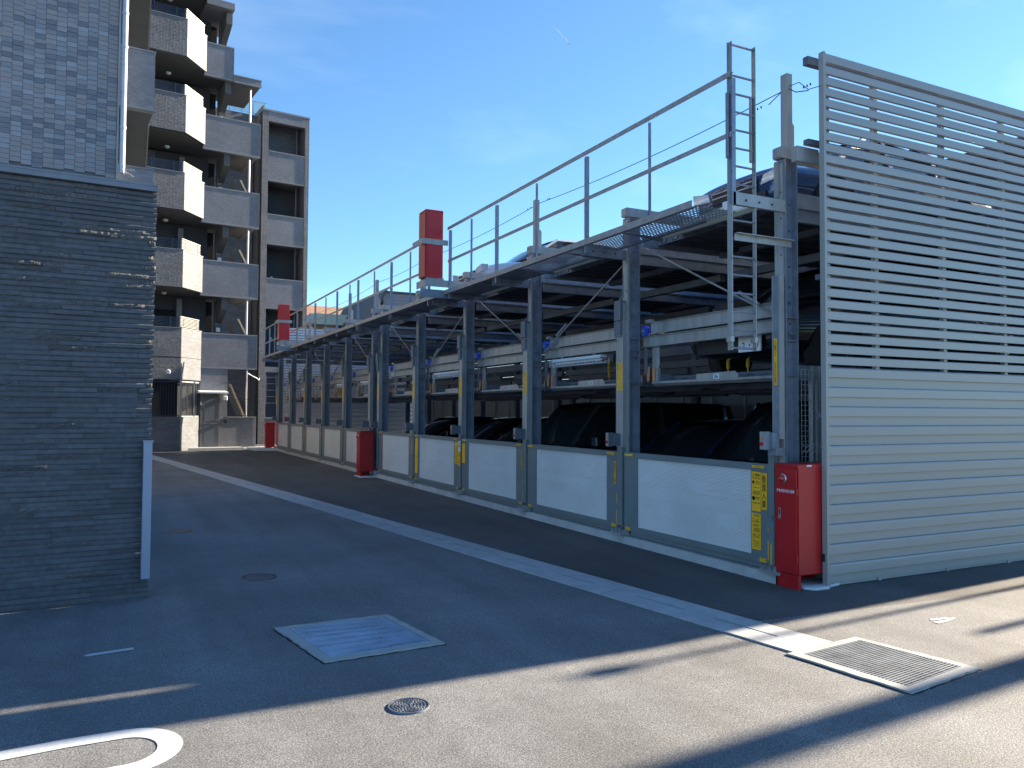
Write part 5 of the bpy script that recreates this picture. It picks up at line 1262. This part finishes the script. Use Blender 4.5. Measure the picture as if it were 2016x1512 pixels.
# right-hand tower: pillars, parapets, recessed balconies
TU0, TU1, TV = 9.80, 12.02, 36.75
part('tower_side', MB().box(TU0, TU0+0.06, TV+0.05, 38.3, 0, 15.85), aptile, A)
part('tower_pillar', MB().box(TU0, TU0+0.28, TV, TV+0.5, 0, 15.62), aptile, A)
part('tower_pillar', MB().box(TU1-0.20, TU1, TV, 46, 0, 15.62), aptile, A)
part('tower_head', MB().box(TU0+0.28, TU1-0.20, TV, TV+0.3, 15.15, 15.62), aptfine, A)
part('tower_cap', MB().box(TU0-0.02, TU1+0.02, TV-0.02, 46, 15.621, 15.70), trimm, A)
part('tower_back', MB().box(TU0+0.06, TU1-0.2, TV+1.6, TV+1.75, 0, 15.2), darkw, A)
for k, zt in enumerate([4.74, 7.71, 10.73, 13.72]):
    zb = zt-1.34
    part('tower_parapet', MB().box(TU0+0.285, TU1-0.205, TV+0.02, TV+0.2, zb, zt), aptfine, A) if k else None
    part('tower_trim', MB().box(TU0+0.285, TU1-0.205, TV+0.0, TV+0.22, zt+0.001, zt+0.05).box(TU0+0.285, TU1-0.205, TV+0.0, TV+0.22, zb-0.05, zb-0.001), trimm, A) if k else None
    part('tower_slab', MB().box(TU0+0.065, TU1-0.205, TV+0.23, TV+1.59, zb, zb+0.2), slabm, A)
    wn_ = part('window', MB().box(TU0+0.30, TU0+0.62, TV+1.55, TV+1.598, zb+0.25, zt+0.55), trimm, A)
    part('pane', MB().box(TU0+0.33, TU0+0.55, TV+1.54, TV+1.549, zb+0.3, zt+0.50), lampw, wn_)
    part('wall_lamp', MB().lathe([(0.07, 0), (0.07, -0.05)], 'y', (TU0+0.95, TV+1.59, zt+0.32), 14), lampw, A)
    part('balcony_pipe', MB().tube((TU1-0.42, TV+0.6, zb+0.2), (TU1-0.42, TV+0.6, zt+1.65), 0.035, 10), galvd, A)
part('tower_wall', MB().box(TU0+0.285, TU1-0.205, TV+0.05, TV+0.3, 0, 1.25).box(TU0+0.285, TU0+0.34, TV+0.05, TV+0.3, 1.25, 3.35).box(TU0+0.95, TU1-0.205, TV+0.05, TV+0.3, 1.25, 3.35).box(TU0+0.285, TU1-0.205, TV+0.05, TV+0.3, 3.35, 3.6), aptfine, A)
wn_ = part('window', MB().box(TU0+0.34, TU0+0.95, TV+0.10, TV+0.13, 1.25, 3.35), railb, A)
wg_ = MB()
for z in (1.9, 2.2, 2.5, 2.8, 3.1): wg_.box(TU0+0.36, TU0+0.83, TV+0.06, TV+0.08, z, z+0.025)
for u in (TU0+0.36, TU0+0.82): wg_.box(u, u+0.02, TV+0.06, TV+0.08, 1.85, 3.2)
part('window_grille', wg_, trimm, wn_)
part('window_sill', MB().box(TU0+0.28, TU0+1.0, TV+0.0, TV+0.05, 1.18, 1.25), trimm, wn_)
# first-floor details
part('round_vent', MB().lathe([(0.085, -0.03), (0.06, -0.045), (0.04, -0.02)], 'y', (5.15, 31.995, 3.02), 20), lampw, A, smooth=True)
part('conduit', MB().path([(8.35,33.0,3.1),(8.6,33.2,3.0),(8.9,33.6,2.92),(9.2,34.5,2.88),(9.5,35.6,2.92),(9.8,36.6,3.05)], 0.018, 8), lampw, A)

# ------------------------------------------------------------------ houses beyond
h1 = thing('house', (9, 52, 0), 'tan walled house with pale green metal roof beyond the far louvre fence', 'house')
part('wall', MB().box(9.5, 18, 52, 60, 0, 7.3), tanm, h1)
part('roof', MB().prism([(9.0,7.2),(11.2,7.9),(18.5,7.9),(18.5,7.2)], 'y', 51.2, 60), greenr, h1)
w_ = part('window', MB().box(12.3, 13.6, 51.93, 51.98, 5.6, 6.9), trimm, h1); part('pane', MB().box(12.4, 13.5, 51.91, 51.929, 5.7, 6.8), winm, w_)
h2 = thing('house', (11, 62, 0), 'brown roofed house behind the green roofed one', 'house')
part('wall', MB().box(11, 21, 63, 70, 0, 8.6), tanm, h2)
part('roof', MB().prism([(62.3,8.4),(66.5,10.4),(70.5,8.4)], 'x', 10.2, 22), orangr, h2)
h3 = thing('house', (13, 45, 0), 'grey siding house with steep gable seen above the walkway', 'house')
part('wall', MB().box(13.9, 17.5, 45.0, 54, 0, 8.6), sidem, h3)
for k in range(8): part('siding_board', MB().prism([(44.97, 7.0+k*0.2), (44.99, 7.195+k*0.2), (45.0, 7.195+k*0.2), (45.0, 7.0+k*0.2)], 'x', 13.9, 17.5), sidem, h3)
part('roof', MB().prism([(12.9,6.9),(13.85,8.75),(14.0,8.75),(13.1,6.9)], 'y', 44.4, 54), darkw, h3)
part('roof_edge', MB().box(13.85, 17.8, 44.9, 54, 8.61, 8.72), darkw, h3)
h4 = thing('house', (21, 7, 0), 'grey house behind the parking machines, mostly hidden, placed to shade the lane', 'house')  # inferred house, placed and sized to keep the lane in shade
part('wall', MB().box(20.5, 28, 7.4, 31.5, 0, 8.3), mat('dark_siding', (0.05, 0.05, 0.055), 0.8), h4)
part('roof', MB().box(20.2, 28.3, 7.2, 31.7, 8.301, 8.6), darkw, h4)

# utility pole to the right with its wires; its shadow crosses the foreground
up = thing('utility_pole', (19.5, 4.0, 0), 'round concrete utility pole east of the louvre fence, casting the long foreground shadow', 'utility pole')
part('pole', MB().tube((19.5, 4.02, 0), (19.5, 4.02, 13), 0.19, 24, 0.13), woodp, up)
part('crossarm', MB().box(19.44, 19.56, 3.3, 4.9, 11.6, 11.7), galvl, up)
part('transformer', MB().tube((19.5, 4.45, 9.3), (19.5, 4.45, 10.3), 0.28, 20), boxm, up)

lp2 = thing('streak_pole', (17.0, 5.1, 0), 'unseen slim pole added for its thin shadow, east of the louvre fence end', 'shadow caster')  # stand-in added outside the frame to cast the thin shadow streak
part('pole', MB().tube((17.0, 5.1, 0), (17.0, 5.1, 6.2), 0.055, 12, 0.03), galvl, lp2)
part('pole_head', MB().cbox(16.75, 17.05, 5.02, 5.16, 6.15, 6.25, 0.02), lampw, lp2)
sg = thing('shadow_post', (18.0, 4.5, 0), 'unseen post with board added for its wedge shadow, east of the fence', 'road sign')  # post and board added in place of a tree, for the wedge shadow
part('pole', MB().tube((18.0, 4.5, 0), (18.0, 4.5, 5.4), 0.05, 12), galvl, sg)
part('shadow_board', MB().box(17.98, 18.0, 4.32, 4.68, 3.2, 4.9), galvd, sg)

# ------------------------------------------------------------------ airliner and contrail
def sp(u_, v_): pass
D1 = Vector((0.4615, 0.7765, 0.4290)).normalized(); D0 = Vector((0.4405, 0.7790, 0.4465)).normalized()
p1 = D1*5200; p0 = D0*5250
al = thing('airliner', tuple(p1), 'tiny airliner at the head of a short white contrail high in the sky', 'aircraft')
dr_ = (p1-p0).normalized(); sd_ = dr_.cross(Vector((0, 0, 1))).normalized()
mb = MB().tube(tuple(p1-dr_*18), tuple(p1+dr_*18), 2.2, 10, 1.0); part('fuselage', mb, lampw, al)
for q in (-1, 1):
    part('wing', MB().bar(tuple(p1), tuple(p1+sd_*q*17-dr_*9), 3.5, 0.5), lampw, al)
part('tail_fin', MB().bar(tuple(p1-dr_*16), tuple(p1-dr_*19+Vector((0, 0, 6))), 0.4, 3.0), lampw, al)
single('contrail', MB().tube(tuple(p1-dr_*22), tuple(p0), 2.4, 8, 1.0), cloudm, tuple(p0), 'short thin white contrail trailing behind the tiny airliner', 'contrail')
